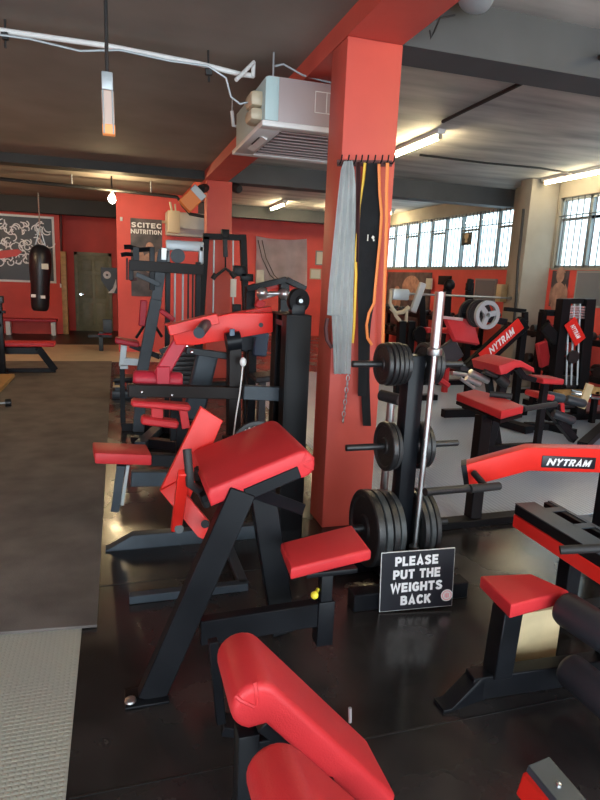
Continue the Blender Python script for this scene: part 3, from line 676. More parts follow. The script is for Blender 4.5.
hz = [W(327.5, 318, y=3.38), W(325.8, 328, y=3.38), W(327, 340, y=3.38), W(331, 347, y=3.38), W(337, 344, y=3.385)]
tag(MB().path(hz, .012, 10).build('rubber_hose', 'brown_strap'), 'dark rubber loop showing left of the grey towel hem', 'hose')
ch = MB(); 
for k in range(9):
    p = W(348.5 - 5.5*k/8, 372 + 48*k/8, y=3.37); ring = []
    for i in range(13):
        a = 2*PI*i/12; r = V((math.cos(a)*.010, 0, math.sin(a)*.018)) if k % 2 else V((0, math.cos(a)*.010, math.sin(a)*.018)); ring.append(p + r)
    ch.path(ring, .0035, 6)
tag(ch.build('chain', 'dull_chrome'), 'short steel chain hanging on the red pillar below the towel', 'chain')

# ================================================================ ceiling fittings
def tube_light(x, y0, y1, z, label, glow='tube_glow'):
    t = thing('tube_light', label, 'ceiling light', (x, (y0+y1)/2, z), 'fluorescent tube lights')
    MB().lohi((x-.045, y0-.02, z+.03), (x+.045, y1+.02, z+.09), .006).build('housing', 'white_paint', t)
    MB().tube((x, y0+.03, z), (x, y1-.03, z), .019, 14).build('tube', glow, t)
    MB().lohi((x-.02, y0-.01, z-.02), (x+.02, y0+.03, z+.03), .004).lohi((x-.02, y1-.03, z-.02), (x+.02, y1+.01, z+.03), .004).build('end_cap', 'cream_plastic', t)
tube_light(3.33, 6.05, 7.27, 3.12, 'glowing tube light on the pale ceiling just right of the red pillar')
tube_light(6.15, 6.75, 7.90, 3.12, 'glowing tube light on the pale ceiling at the right edge above the near window', 'tube_glow_dim')
tube_light(4.75, 12.6, 13.8, 3.11, 'added tube light on the far pale ceiling, unseen behind the near red pillar')  # lamp added out of sight to brighten the far red wall
tube_light(3.50, 12.9, 14.1, 3.11, 'glowing tube light seen between the two red pillars')
tube_light(6.05, 12.9, 13.7, 3.11, 'small glowing tube light far off above the window row')
for x, y0, y1 in ((3.33, 1.2, 2.4), (3.33, -2.5, -1.3)):  # unseen tubes added behind the camera for extra light
    tube_light(x, y0, y1, 3.12, 'added tube light on the pale ceiling, unseen behind the viewer')
bl = thing('bare_bulb', 'bright bare bulb hanging from a dark cable over the far mat', 'ceiling light', (-.04, 10.4, 2.55))
bp = W(112, 199, y=10.4)
MB().ball(bp, .055, (1, 1, 1.25)).build('bulb', 'bulb_glow', bl)
MB().tube(bp + V((0, 0, .06)), bp + V((0, 0, .12)), .03, 14).build('lamp_holder', 'white_paint', bl)
MB().tube(bp + V((0, 0, .12)), (bp.x, bp.y, ZL), .012, 8).build('flex', 'cable_black', bl)
for x, y in ((-3.4, 11.6), (-3.2, 6.2)):  # extra bulbs added out of view to light left wall, mat and ceiling
    t = thing('bare_bulb', 'added bare bulb, unseen beyond the left edge of the view', 'ceiling light', (x, y, 2.5), 'added bare bulbs out of view')
    MB().ball((x, y, 2.5), .055, (1, 1, 1.25)).build('bulb', 'bulb_glow', t)
    MB().tube((x, y, 2.56), (x, y, 2.62), .03, 14).build('lamp_holder', 'white_paint', t)
    MB().tube((x, y, 2.62), (x, y, ZL), .012, 8).build('flex', 'cable_black', t)
def heater(cx, py0, py1, Y, label):
    t = thing('infrared_heater', label, 'heater', W(cx, py1, y=Y))
    a, b = W(cx, py0, y=Y), W(cx+1.5, py1, y=Y)
    MB().bar(a, b, .058, .05, up=(0, 1, 0), bev=.006).build('housing', 'heater_glass', t)
    MB().bar(a + V((-.022, -.028, .0)), b + V((-.022, -.028, 0)), .008, .006, up=(0, 1, 0)).bar(a + V((.022, -.028, 0)), b + V((.022, -.028, 0)), .008, .006, up=(0, 1, 0)).build('edge_frame', 'pale_steel', t)
    MB().bar(b + V((0, -.001, .045)), b + V((0, -.001, -.001)), .060, .054, up=(0, 1, 0)).build('glowing_end', 'heater_glow', t)
    MB().lohi(a + V((-.026, -.03, 0)), a + V((.026, .03, .08)), .004).build('cap', 'pale_steel', t)
    MB().tube(a + V((0, 0, .08)), (a.x, a.y, ZL), .009, 8).build('drop_rod', 'cable_black', t)
heater(107.5, 91, 135, 3.3, 'slim hanging infrared heater with orange glow, below the white conduit')
CY = 4.32
cq = thing('conduit', 'white ceiling conduit running across the dark ceiling to a bent end', 'conduit', (0, 4.8, 2.9))
ca = [W(-30, 26, y=CY), W(100, 45, y=CY), W(243, 76, y=CY)]
MB().path([W(-90, 17, y=CY), W(0, 30.5, y=CY), W(105, 45.5, y=CY), W(200, 64, y=CY), W(243, 75, y=CY)], .017, 12).build('pipe', 'white_paint', cq)
MB().path([W(238, 74, y=CY), W(254, 76, y=CY)], .017, 10).path([W(253, 77, y=CY-.01), W(253.5, 62, y=CY-.01)], .015, 10).path([W(254, 62, y=CY-.02), W(236, 80, y=CY-.12)], .013, 10).build('bent_end', 'white_paint', cq)
MB().path([W(-20, 32, y=CY-.05), W(30, 39, y=CY-.05), W(80, 51, y=CY-.05), W(120, 50, y=CY-.05), W(170, 61, y=CY-.05), W(208, 66, y=CY-.05), W(226, 78, y=CY-.05), W(231, 97, y=CY-.05), W(240, 104, y=CY-.05), W(250, 102, y=CY-.05)], .007, 8).build('flex', 'pale_steel', cq)
for x, yt, yb in ((4.5, 5, 48), (208, 46, 82)):
    MB().tube(W(x, yt, y=CY), W(x+1, yb, y=CY), .007, 8).bar(W(x-3, yb*.72+yt*.28, y=CY-.02), W(x+4, yb*.73+yt*.27, y=CY-.02), .035, .04).build('hanger_rod', 'cable_black', cq)
tag(MB().path([W(232, 111, y=5.35), W(233.5, 126, y=5.35), W(238, 126, y=5.35)], .016, 8).tube(W(232, 111, y=5.35), V((W(232, 111, y=5.35).x, 5.35, ZL)), .003, 6).build('pipe_stub', 'white_paint'), 'small white L shaped pipe end below the bent conduit', 'pipe')
t = thing('cable_run', 'black cable on short hangers strung across the ceiling past the bare bulb', 'cable', (0, 11.2, 2.8))
Yc = 10.6
MB().path([W(-60, 171, y=Yc), W(0, 179, y=Yc), W(72, 186, y=Yc), W(150, 194, y=Yc), W(177, 197, y=Yc), W(183, 206, y=Yc), W(190, 214, y=Yc), W(206, 217, y=Yc)], .028, 8).build('cable', 'cable_black', t)
for x, y in ((72, 186), (151, 194)):
    p = W(x, y, y=Yc); MB().tube(p, (p.x, p.y, ZL), .010, 6).build('hanger', 'pale_steel', t)
tag(MB().path([W(170, 202, y=11.2), W(172, 212, y=11.2), W(172, 228, y=11.2)], .02, 8).bar(W(168, 222, y=11.3), W(163, 222, y=12.17), .05, .05).path([W(175, 204, y=11.2), W(177, 226, y=11.2)], .014, 8).lohi(W(167, 233, y=11.3), W(180, 211, y=11.1), .01).build('junction_box', 'cream_plastic'), 'cream electrical box beside the wall air unit', 'junction box')
# projector like speaker on the second pillar
o = thing('loudspeaker', 'small angled orange faced loudspeaker fixed left of the far red pillar', 'speaker', W(195, 198, y=9.0))
a, b = W(184, 207, y=8.95), W(200, 191, y=8.95); MB().bar(a, b, .22, .16, up=(0, 1, 0), bev=.01).build('box', 'orange_rubber', o)
MB().bar(b - (b-a)*.32, b + (b-a)*.02, .225, .165, up=(0, 1, 0), bev=.01).build('grille', 'pale_steel', o)
MB().tube(W(201, 189, y=9.0), W(206, 188, y=9.12), .06).build('bracket', 'cable_black', o)
tag(MB().lathe([(0, 0), (.06, 0), (.07, .02), (.07, .10), (.05, .14), (0, .14)], V((1.70, 9.17, 2.86)), (.5, -1, -.3), 20).tube((1.65, 9.2, 2.88), (1.70, 9.17, 2.88), .02).build('camera_dome', 'cable_black'), 'small round black camera right of the far red pillar top', 'camera')
# cassette air conditioner by the near pillar
ac = thing('air_conditioner', 'square ceiling air conditioner cassette hanging beside the near pillar', 'air conditioner', (1.6, 5.6, 2.55))
AZ = 2.56
ax0, ax1, ay0, ay1 = .98, 1.90, 4.55, 5.45
q0 = W(262, 125, z=AZ); q1 = W(232, 155, z=AZ)
ax0, ay0 = q0.x, q0.y
ax0 = (q0.x+q1.x)/2; ay1 = q1.y; ax1 = ax0+.95
MB().lohi((ax0+.04, ay0+.02, AZ+.035), (ax1-.07, ay1-.07, AZ+.31), .004).build('casing', 'ac_shell', ac)
MB().lohi((ax0+.02, ay0+.015, AZ+.04), (ax0+.045, ay1-.07, AZ+.30), .004).lohi((ax0+.03, ay0+.014, AZ+.04), (ax0+.11, ay0+.022, AZ+.305), .002).build('side_panel', 'ac_teal', ac)
fr = MB()
fr.lohi((ax0, ay0, AZ), (ax1, ay0+.10, AZ+.035), .006).lohi((ax0, ay1-.10, AZ), (ax1, ay1, AZ+.035), .006).lohi((ax0, ay0+.1, AZ), (ax0+.16, ay1-.1, AZ+.035), .006).lohi((ax1-.12, ay0+.1, AZ), (ax1, ay1-.1, AZ+.035), .006).build('fascia', 'white_paint', ac)
MB().lohi((ax0+.16, ay0+.1, AZ+.012), (ax1-.12, ay1-.1, AZ+.03)).build('grille', 'ac_grille', ac)
g = MB()
for k in range(9):
    yy = ay0+.16+k*(ay1-ay0-.3)/8; g.lohi((ax0+.17, yy, AZ+.004), (ax1-.13, yy+.012, AZ+.012))
g.build('grille_slats', 'ac_shell', ac)
MB().box((ax0+.09, (ay0+ay1)/2, AZ-.006), (.05, .45, .01), rot=(0, .35, 0)).build('louvre', 'white_paint', ac)
MB().lohi((ax0+.055, ay0+.35, AZ-.003), (ax0+.125, ay0+.60, AZ)).build('louvre_slot', 'cable_black', ac)
MB().lohi((ax0-.06, ay0+.10, AZ+.14), (ax0+.06, ay0+.30, AZ+.24), .03).lohi((ax0-.06, ay0+.10, AZ+.05), (ax0+.06, ay0+.30, AZ+.135), .03).build('drain_pump', 'cream_plastic', ac)
lbx = MB()
for xa, xb, za, zb in ((.48, .74, .15, .155), (.48, .74, .28, .285), (.48, .485, .15, .285), (.56, .565, .15, .285)):
    lbx.lohi((ax0+xa-.12, ay0+.0165, AZ+za-.03), (ax0+xb-.12, ay0+.0195, AZ+zb-.03))
lbx.build('label_outline', 'white_paint', ac)
for (x, y) in ((ax0+.09, ay0+.11), (ax1-.2, ay1-.2)): MB().tube((x, y, AZ+.3), (x, y, ZL if x < 1.25 else ZB), .006, 6).build('hanger_rod', 'pale_steel', ac)
MB().path([(ax0+.1, ay0+.12, AZ+.40), (ax0+.16, ay0+.12, AZ+.42), (ax0+.3, ay0+.12, AZ+.37), (ax0+.5, ay0+.12, AZ+.35)], .007, 8).build('drain_hose', 'pale_steel', ac)
wa = thing('wall_air_unit', 'long cream wall air unit above the grey cable machine', 'air conditioner', W(190, 233, y=12.0))
MB().lohi(W(165, 236, y=12.15), W(208, 214, y=11.9), .03).build('body', 'ac_cream', wa)
MB().lohi(W(168, 233, y=11.93), W(207, 230, y=11.88), .004).build('flap', 'ac_shell', wa)
# right ceiling conduit
t = thing('conduit', 'thin black conduit running along the pale ceiling between tube light and front beam', 'conduit', (3.4, 5, 3.17))
MB().path([W(443, 121.5, z=3.17), W(460, 113, z=3.17), W(520, 84, z=3.17), W(541, 73, z=3.17), W(555, 75.5, z=3.15), W(572, 72, z=3.1), W(595, 60, z=3.05), W(620, 48, z=3.0)], .018, 8).build('pipe', 'cable_black', t)
t2 = tag(MB().path([W(420, 155, z=3.17), W(486, 163, z=3.17), W(540, 168, z=3.17), W(580, 175, z=3.17)], .014, 8).build('cable', 'cable_black'), 'thin grey cable crossing the pale ceiling between the tube lights', 'cable')
tag(MB().path([W(395, 226, z=3.13), W(450, 216, z=3.13), W(517, 207, z=3.1), W(527, 206, z=3.05), W(560, 196, z=3.1), W(600, 183, z=3.12)], .022, 8).build('cable', 'cable_black'), 'black cable along the top of the window wall', 'cable')
tag(MB().path([W(523.5, 209, x=5.985), W(521, 235, x=5.985), W(518, 262, x=5.985), W(516, 300, x=5.985), W(513, 330, x=5.985)], .02, 8).build('cable', 'cable_black'), 'black cable running down the plaster window pillar', 'cable')
t = thing('ventilation_fan', 'translucent grey plastic fan housing tucked behind the red beam at the top', 'fan', W(470, 8, y=3.0))
MB().lathe([(0, 0), (.05, .0), (.09, .02), (.10, .06), (.085, .10), (.03, .12), (0, .12)], W(474, 5, y=3.2), (.3, .2, .9), 28).build('housing', 'pale_steel', t)
MB().path([W(430, 30, y=3.3), W(431, 38, y=3.3), W(434, 32, y=3.3), W(440, 18, y=3.3), W(455, 15, y=3.28)], .006, 8).build('flex', 'cable_black', t)

for k, y in enumerate((W(300, 752, z=0).y, 2.95)): slab('trim_9', (-.17, y-.003, 0), (3.2 if k == 0 else 1.1, y+.003, .0015), 'iron')
# ================================================================ floor mat, far left corner
tag(MB().prism([V((-.115, 2.57, .004)), V((-.105, 10.8, .004)), V((-4.6, 10.85, .004)), V((-4.6, 2.97, .004))], (0, 0, .014), bev=.002).build('floor_mat', 'rubber_mat'), 'large dark grey rubber mat on the left floor', 'mat')
wp = tag(MB().lohi((-3.6, 6.2, .019), (-1.42, 9.2, .07), .006).build('lifting_platform', 'wood'), 'low wooden platform edge at the left border', 'platform')
wp2 = thing('dumbbell', 'small black dumbbell on the mat at the left border', 'dumbbell', W(2, 404, z=.06))
c = W(3, 403, z=.065); MB().tube(c + V((-.12, -.03, 0)), c + V((.06, .015, 0)), .014, 10).build('handle', 'dull_chrome', wp2)
for s in (-.11, .05): MB().tube(c + V((s-.03, s*.25, 0)), c + V((s+.03, s*.25+.012, 0)), .045, 12).build('head', 'iron', wp2)
# punch bag
pbg = thing('punch_bag', 'long black punch bag hanging in front of the graffiti poster', 'punch bag', W(40, 310, y=13.6))
Yb = 13.6
tp_, bt_ = W(40.5, 245, y=Yb), W(40, 311, y=Yb); L = (tp_-bt_).length; s_ = .225
MB().lathe([(0, 0), (.13, .005), (.165, .05), (.18, .12), (.185, .55), (.215, .85), (.215, 1.15), (.17, L-.06), (.08, L), (0, L)], bt_, tp_-bt_, 28).build('body', 'bag_black', pbg)
MB().lathe([(.187, .27), (.190, .27), (.190, .33), (.187, .33), (.187, .27)], bt_, tp_-bt_, 28).build('band', 'bag_black', pbg)
MB().box(bt_ + V((-.09, -.185, .32)), (.09, .02, .06)).box(bt_ + V((.09, -.185, .30)), (.09, .02, .06)).build('patch', 'white_ink', pbg)
MB().box(W(45, 266.5, y=Yb-.23), (.13, .02, .11)).build('patch', 'paper', pbg)
c_ = MB()
for dx in (-.1, 0, .1): c_.tube(tp_ + V((dx, 0, -.03)), tp_ + V((0, 0, .35)), .012, 6)
c_.tube(tp_ + V((0, 0, .35)), (tp_.x, tp_.y, ZL), .014, 6); c_.build('chains', 'dull_chrome', pbg)
# graffiti poster
gp = thing('graffiti_poster', 'large black and white graffiti poster on the red wall behind the punch bag', 'poster', W(10, 276, y=15.36))
a, b = W(-75, 276.5, y=15.38), W(51.5, 219, y=15.38)
MB().lohi((a.x-.05, 15.37, a.z-.05), (b.x+.05, 15.399, b.z+.05)).build('border', 'white_paint', gp)
MB().lohi((a.x, 15.355, a.z), (b.x, 15.368, b.z)).build('print', 'sign_black', gp)
g = MB(); rr = random.Random(11)
for row in range(3):
    z = b.z - .33 - row*.36; x = b.x - .10
    while x > a.x + .1:
        wd_ = rr.uniform(.10, .17)
        for st in range(rr.choice((2, 3, 3))):
            x0 = x - rr.uniform(0, wd_); z0 = z + rr.uniform(.02, .16); ph = rr.uniform(0, 6.28); tn = rr.uniform(2.0, 5.0)*rr.choice((-1, 1)); L_ = rr.uniform(.16, .34)
            pts = []; px_q, pz_q = x0, z0
            for k in range(9):
                pts.append(V((px_q, 15.353, pz_q))); px_q += math.cos(ph + tn*k/9)*L_/8; pz_q += math.sin(ph + tn*k/9)*L_/8
            g.path(pts, .01, 6, flat=((0, 1, 0), .002, .014))
        x -= wd_*.85
g.build('scrawled_lettering', 'white_ink', gp)
MB().prism([W(-20, 253, y=15.35), W(18, 249, y=15.35), W(22, 252, y=15.35), W(17, 256, y=15.35), W(-20, 262, y=15.35)], (0, -.01, 0)).build('red_stroke', 'red_paint', gp)
# wall bench
wb = thing('wall_bench', 'long dark wall bench on pale legs beneath the graffiti poster', 'bench', W(32, 333, y=15.1))
a = W(4, 319.5, y=15.1); b = W(57, 320.5, y=15.1)
MB().lohi((a.x-1.2, 14.95, a.z-.03), (b.x, 15.3, a.z+.03), .008).build('seat', 'maroon_vinyl', wb)
for px in (8.5, 53.5):
    p = W(px, 325, y=15.1); MB().lohi((p.x-.05, 15.02, .006), (p.x+.05, 15.22, a.z-.03), .01).build('leg', 'white_paint', wb)
# trim, socket, door, target
struct(MB().lohi((-1.25, 15.35, 0), (-1.13, 15.6, 1.95), .005).build('trim_8', 'wood'))
tag(MB().lohi(W(60, 287.5, y=15.4), W(64, 283.5, y=15.37), .004).build('wall_socket', 'white_paint'), 'white wall switch on the dim red wall near the door', 'switch')
tag(MB().tube(W(61, 214, y=15.38), W(61, 284, y=15.38), .015, 6).build('wall_conduit', 'cable_black'), 'thin dark conduit running down the red wall to the switch', 'conduit')
dx0, dx1 = -.93, -.19
door = struct(MB().lohi((dx0, 16.26, .0), (dx1, 16.30, 1.90), .004).build('door_1', 'door_paint')); ORG[door.name] = door.location.copy()
fr = MB().lohi((dx0-.08, 16.24, 0), (dx0, 16.30, 1.98), .004).lohi((dx1, 16.24, 0), (dx1+.08, 16.30, 1.98), .004).lohi((dx0-.08, 16.24, 1.90), (dx1+.08, 16.30, 1.98), .004).build('door_frame', 'door_paint', door)
pn = MB()
for xa, xb in ((dx0+.09, dx0+.34), (dx0+.41, dx1-.08)):
    for za, zb in ((.15, .72), (.84, 1.42), (1.52, 1.80)): pn.lohi((xa, 16.244, za), (xb, 16.262, zb), .012)
pn.build('panel', 'door_paint', door)
MB().tube((dx0+.06, 16.20, .93), (dx0+.06, 16.26, .93), .03, 12).lohi((dx0+.05, 16.19, .92), (dx0+.16, 16.21, .945), .005).build('handle', 'chrome', door)
tg = thing('target_banner', 'black banner with a white target disc beside the green door', 'banner', W(109, 292, y=16.1))
a, b = W(101.5, 293, y=16.18), W(117, 268, y=16.18)
MB().prism([V((a.x, 16.16, b.z)), V((b.x, 16.16, b.z)), V((b.x, 16.16, a.z)), V((a.x+.22, 16.16, a.z)), V((a.x, 16.16, (a.z+b.z)/2))], (0, .02, 0)).build('sheet', 'sign_black', tg)
MB().tube(W(107, 275, y=16.14), W(107, 275, y=16.159), .095, 24).build('disc', 'white_ink', tg)
MB().tube(W(107, 275, y=16.13), W(107, 275, y=16.145), .03, 16).build('disc_centre', 'sign_black', tg)
MB().prism([W(108, 293, y=16.15), W(113, 288, y=16.15), W(116, 279, y=16.15), W(116.6, 287, y=16.15), W(114, 293, y=16.15)], (0, .012, 0)).build('swoosh_stripe', 'white_ink', tg)
# dumbbell stand / small grey machine near the door
gm = thing('calf_machine', 'small grey machine with thin red pad in front of the green door', 'gym machine', (-.15, 12.0, 0))
Yg = 12.2
MB().lohi(W(89, 352, y=Yg), W(113, 350, y=Yg+.35), .01).build('base', 'grey_steel', gm)
MB().lohi(W(99, 351, y=Yg), W(103, 331, y=Yg+.12), .01).build('post', 'grey_steel', gm)
MB().lohi(W(88, 337.5, y=Yg), W(112, 333.5, y=Yg+.3), .01).build('seat_frame', 'grey_steel', gm)
MB().lohi(W(98, 334.8, y=Yg-.03), W(112, 332.4, y=Yg+.3), .01).build('pad', 'maroon_vinyl', gm)
MB().lohi(W(103, 333, y=Yg), W(112, 319, y=Yg+.1), .01).build('backrest', 'grey_steel', gm)
# flat bench far left
fb = thing('flat_bench', 'flat red gym bench on a black angled frame at the left edge', 'gym bench', (-1.5, 9.7, 0))
a, b = W(3, 344, y=9.6), W(55, 343.5, y=9.6)
MB().lohi((a.x-.5, 9.5, a.z-.03), (b.x, 9.8, a.z+.035), .02).build('seat', 'red_vinyl', fb)
MB().bar((a.x-.6, 9.65, a.z-.10), (W(40, 349, y=9.6).x, 9.65, a.z-.10), .10, .10).bar(W(38, 348, y=9.6), V((W(54, 359, y=9.6).x, 9.65, .05)), .10, .10).bar((-2.2, 9.65, .05), (-2.2, 9.65, a.z-.1), .1, .1).build('frame', 'black_steel', fb)
MB().bar((-2.3, 9.65, .05), (W(55, 359, y=9.6).x, 9.65, .05), .06, .06).build('base', 'black_steel', fb)
t = thing('bench_rack', 'black rack post cut by the left edge beside the flat bench', 'rack', W(2, 345, y=9.2))
p = W(2, 345, y=9.4)
MB().lohi((p.x-.05, 9.36, .0), (p.x+.03, 9.44, W(2, 296, y=9.4).z), .004).build('post', 'black_steel', t)
MB().lohi((p.x-.5, 9.36, W(2, 312, y=9.4).z-.02), (p.x+.07, 9.44, W(2, 312, y=9.4).z+.02), .004).lohi((p.x-.5, 9.36, W(2, 325, y=9.4).z-.02), (p.x+.02, 9.44, W(2, 325, y=9.4).z+.02), .004).build('cross_bar', 'black_steel', t)
MB().lohi((p.x-.04, 9.3, W(2, 303, y=9.4).z), (p.x+.06, 9.42, W(2, 296, y=9.4).z), .01).build('pad', 'foam_black', t)
MB().lohi((p.x-.5, 9.3, .0), (p.x+.05, 9.5, .05), .004).build('base', 'black_steel', t)

# ================================================================ middle distance, left of the pillar
def P(px, py, Y): return W(px, py, y=Y)
def down(p, z=0): return V((p.x, p.y, z))
# cable tower in front of the far pillar
Y = 8.35
ct = thing('cable_tower', 'tall black cable tower with hanging handle in front of the far red pillar', 'gym machine', down(P(225, 300, Y)))
a, b, c, d = P(206, 236.5, Y), P(243, 237.5, Y), P(199.5, 315, Y), P(248, 318, Y)
MB().bar(a, down(c + (c-a)*.4), .085, .085, up=(0, 1, 0)).build('left_upright', 'satin_black', ct)
MB().bar(b, down(d + (d-b)*.35), .085, .085, up=(0, 1, 0)).build('right_upright', 'satin_black', ct)
MB().bar(a + V((-.04, 0, 0)), b + V((.04, 0, 0)), .085, .08).lohi(P(222, 238, Y-.06), P(228, 230, Y+.06), .005).build('top_beam', 'satin_black', ct)
MB().bar(down(a, .04) + V((-.15, 0, 0)), down(b, .04) + V((.2, 0, 0)), .12, .08).build('base', 'satin_black', ct)
MB().tube(P(214, 240, Y), P(213, 314, Y), .012, 6).tube(P(233, 240, Y), P(233, 314, Y), .012, 6).build('cable', 'pale_steel', ct)
MB().bar(P(225, 239, Y-.06), P(225.5, 257, Y-.06), .06, .05, up=(0, 1, 0)).tube(P(225.5, 257, Y-.06), P(225.5, 269, Y-.06), .012, 8).build('pulley_block', 'black_steel', ct)
MB().path([P(213, 278, Y-.1), P(217, 275, Y-.1), P(225.5, 268.5, Y-.1), P(232, 273, Y-.1), P(235, 277, Y-.1)], .022, 8).tube(P(212.5, 279, Y-.1), P(216, 274, Y-.1), .035, 10).tube(P(231, 272, Y-.1), P(235, 277.5, Y-.1), .035, 10).build('handle', 'rubber', ct)
MB().lohi(P(234, 276, Y-.1), P(245, 266, Y+.02), .004).lohi(P(241, 281, Y-.1), P(252, 274, Y), .004).build('weight_carriage', 'black_steel', ct)
MB().lohi(P(233, 312, Y-.1), P(240, 304, Y), .004).build('lower_carriage', 'black_steel', ct)
MB().lohi(P(230.5, 297, Y-.14), P(236, 279, Y-.1), .003).build('label_card', 'paper', ct)
# grey multi-gym
Y = 6.1
mg = thing('multi_gym', 'grey and black multi gym with sloping grey post in front of the red poster wall', 'gym machine', down(P(170, 300, Y)))
MB().bar(P(129, 265, Y), P(203, 270, Y), .06, .10).build('top_beam', 'dark_brown_steel', mg)
MB().bar(P(163.5, 250, Y+.05), P(156, 300, Y+.02), .10, .07, up=(0, 1, 0)).bar(P(156, 300, Y+.02), P(142, 372, Y-.05), .11, .08, up=(0, 1, 0)).bar(P(142, 372, Y-.05), down(P(138, 400, Y-.08)), .11, .08, up=(0, 1, 0)).build('sloping_post', 'grey_steel', mg)
MB().lohi(P(166, 250, Y+.1), P(203, 242, Y+.16), .01).lohi(P(166, 262, Y+.1), P(169.5, 248, Y+.16), .01).lohi(P(199, 264, Y+.1), P(203, 246, Y+.16), .01).build('head_plate', 'pale_steel', mg)
MB().lathe([(0, 0), (.07, 0), (.07, .02), (.05, .025), (.05, .035), (.07, .04), (.07, .06), (0, .06)], P(178, 256, Y+.03), (0, 1, 0), 24).build('pulley', 'grey_steel', mg)
for x in (168, 198): MB().bar(P(x, 262, Y+.12), down(P(x-2, 330, Y+.12)), .05, .06, up=(0, 1, 0)).build('upright', 'black_steel', mg)
for x in (175, 183, 188.5, 193): MB().tube(P(x, 272, Y+.1), P(x-.6, 340, Y+.1), .010, 6).build('guide_rod', 'pale_steel' if x < 184 else 'cable_black', mg)
q = MB()
p = P(184, 318, Y+.1)
for k in range(10): q.lohi((p.x-.12, p.y-.06, .35+k*.05), (p.x+.12, p.y+.06, .395+k*.05), .003)
q.build('weight_stack', 'iron', mg)
MB().bar(P(144, 300, Y), P(142, 326, Y), .07, .05, up=(0, 1, 0), bev=.01).build('back_pad', 'maroon_vinyl', mg)
MB().bar(P(115, 339.5, Y), P(139, 344, Y), .22, .05, bev=.012).build('seat', 'maroon_vinyl', mg)
MB().bar(P(160, 310, Y-.05), P(174, 320, Y-.05), .08, .05, bev=.01).build('arm_pad', 'maroon_vinyl', mg)
MB().tube(P(136, 338, Y), P(149, 318, Y), .014, 8).tube(P(150, 318, Y), P(162, 337, Y), .014, 8).bar(P(130, 345, Y), P(160, 357, Y), .03, .05).build('frame_bar', 'black_steel', mg)
MB().bar(P(124, 345, Y), P(122, 366, Y), .06, .06, up=(0, 1, 0)).bar(P(124, 361, Y), P(143, 362, Y), .07, .07).bar(P(120, 366, Y), P(128, 366, Y), .20, .03).build('seat_stand', 'pale_steel', mg)
MB().bar(down(P(120, 350, Y), .04), down(P(200, 350, Y), .04), .1, .08).bar(down(P(122, 366, Y), .04), P(122, 366, Y), .05, .05).build('base', 'black_steel', mg)
m = MB()
m.path([P(124, 247, Y), P(130, 247, Y), P(139, 250, Y), P(150, 249, Y)], .022, 8).path([P(121, 255, Y), P(126, 254, Y), P(136, 255, Y)], .02, 8).bar(P(136, 247, Y), P(136, 262, Y), .06, .05, up=(0, 1, 0)).bar(P(131, 262, Y), P(131, 280, Y), .045, .05, up=(0, 1, 0)).bar(P(152, 247, Y), P(152, 290, Y), .05, .05, up=(0, 1, 0))
m.build('hook_bracket', 'black_steel', mg)
MB().bar(P(136, 274, Y-.05), P(160, 285, Y-.05), .035, .045).build('lever', 'grey_steel', mg)
MB().tube(P(127, 258, Y), P(127, 280, Y), .010, 6).tube(P(130, 280, Y), P(137, 279, Y), .012, 6).build('chain_strap', 'brown_strap', mg)
MB().bar(P(163.5, 260, Y-.02), P(164, 248, Y-.02), .05, .04, up=(0, 1, 0)).build('steel_sleeve', 'dull_chrome', mg)
MB().bar(P(176, 345, Y-.1), P(160, 352, Y-.1), .03, .05).bar(P(174, 352, Y-.1), P(160, 358, Y-.1), .03, .05).build('foot_plate', 'grey_steel', mg)
# low step blocks beside the mat
Y = 7.7
sbx = thing('step_block', 'dark stacked step blocks with a beige end piece at the edge of the far mat', 'step', down(P(122, 392, Y)))
MB().lohi(P(114, 383, Y), P(133, 374, Y+.3), .01).build('upper_block', 'black_steel', sbx)
MB().lohi((P(112, 392, Y).x, Y-.05, 0), P(134, 386, Y+.3), .01).lohi((P(115, 392, Y).x, Y, 0), P(120, 380, Y+.25)).lohi((P(127, 392, Y).x, Y, 0), P(132, 380, Y+.25)).build('lower_block', 'grey_steel', sbx)
MB().lohi(P(113, 387.5, Y-.08), P(122, 382, Y+.2), .006).build('end_piece', 'pale_wood', sbx)
ff = thing('grey_foot_frame', 'low grey angled foot frame on the floor behind the narrow red seat', 'gym machine', down(P(150, 440, 4.4)))
MB().bar(W(140, 446, z=.04), W(168, 420, z=.04), .10, .08).build('sloping_foot', 'grey_steel', ff)
MB().bar(W(133, 440, z=.04), W(190, 447, z=.04), .09, .08).bar(W(152, 424, z=.06), W(200, 436, z=.06), .08, .08).build('base', 'black_steel', ff)
# plate loaded press behind the tower
Y = 5.1
pm = thing('overhead_press_machine', 'press machine with cranked black lever arm and blue grey pad, behind the black tower', 'gym machine', down(P(275, 300, Y)))
MB().bar(P(246, 289, Y), P(286, 279.5, Y), .07, .05).bar(P(286, 279.5, Y), P(305, 289, Y), .07, .05).build('lever_arm', 'black_steel', pm)
MB().bar(P(266, 288, Y+.1), P(296, 284, Y+.1), .06, .05).build('second_lever', 'red_paint', pm)
MB().tube(P(258, 294, Y-.05), P(288, 293, Y-.05), .018, 10).tube(P(259, 299, Y-.02), P(286, 291, Y-.02), .016, 10).ball(P(262, 293, Y-.05), .05).ball(P(284, 294, Y-.05), .05).build('linkage', 'silver', pm)
MB().bar(P(262, 300, Y), P(258, 308, Y), .08, .05, up=(0, 1, 0), bev=.01).build('side_pad', 'red_vinyl', pm)
MB().bar(P(252, 328, Y-.1), P(247, 352, Y-.1), .20, .07, up=(0, 1, 0), bev=.015).build('back_pad', 'grey_steel', pm)
MB().bar(P(248, 331, Y-.3), P(266, 334, Y-.3), .08, .08).bar(P(262, 332, Y-.2), P(259, 356, Y-.2), .12, .06, up=(0, 1, 0), bev=.01).build('seat_back', 'blue_steel', pm)
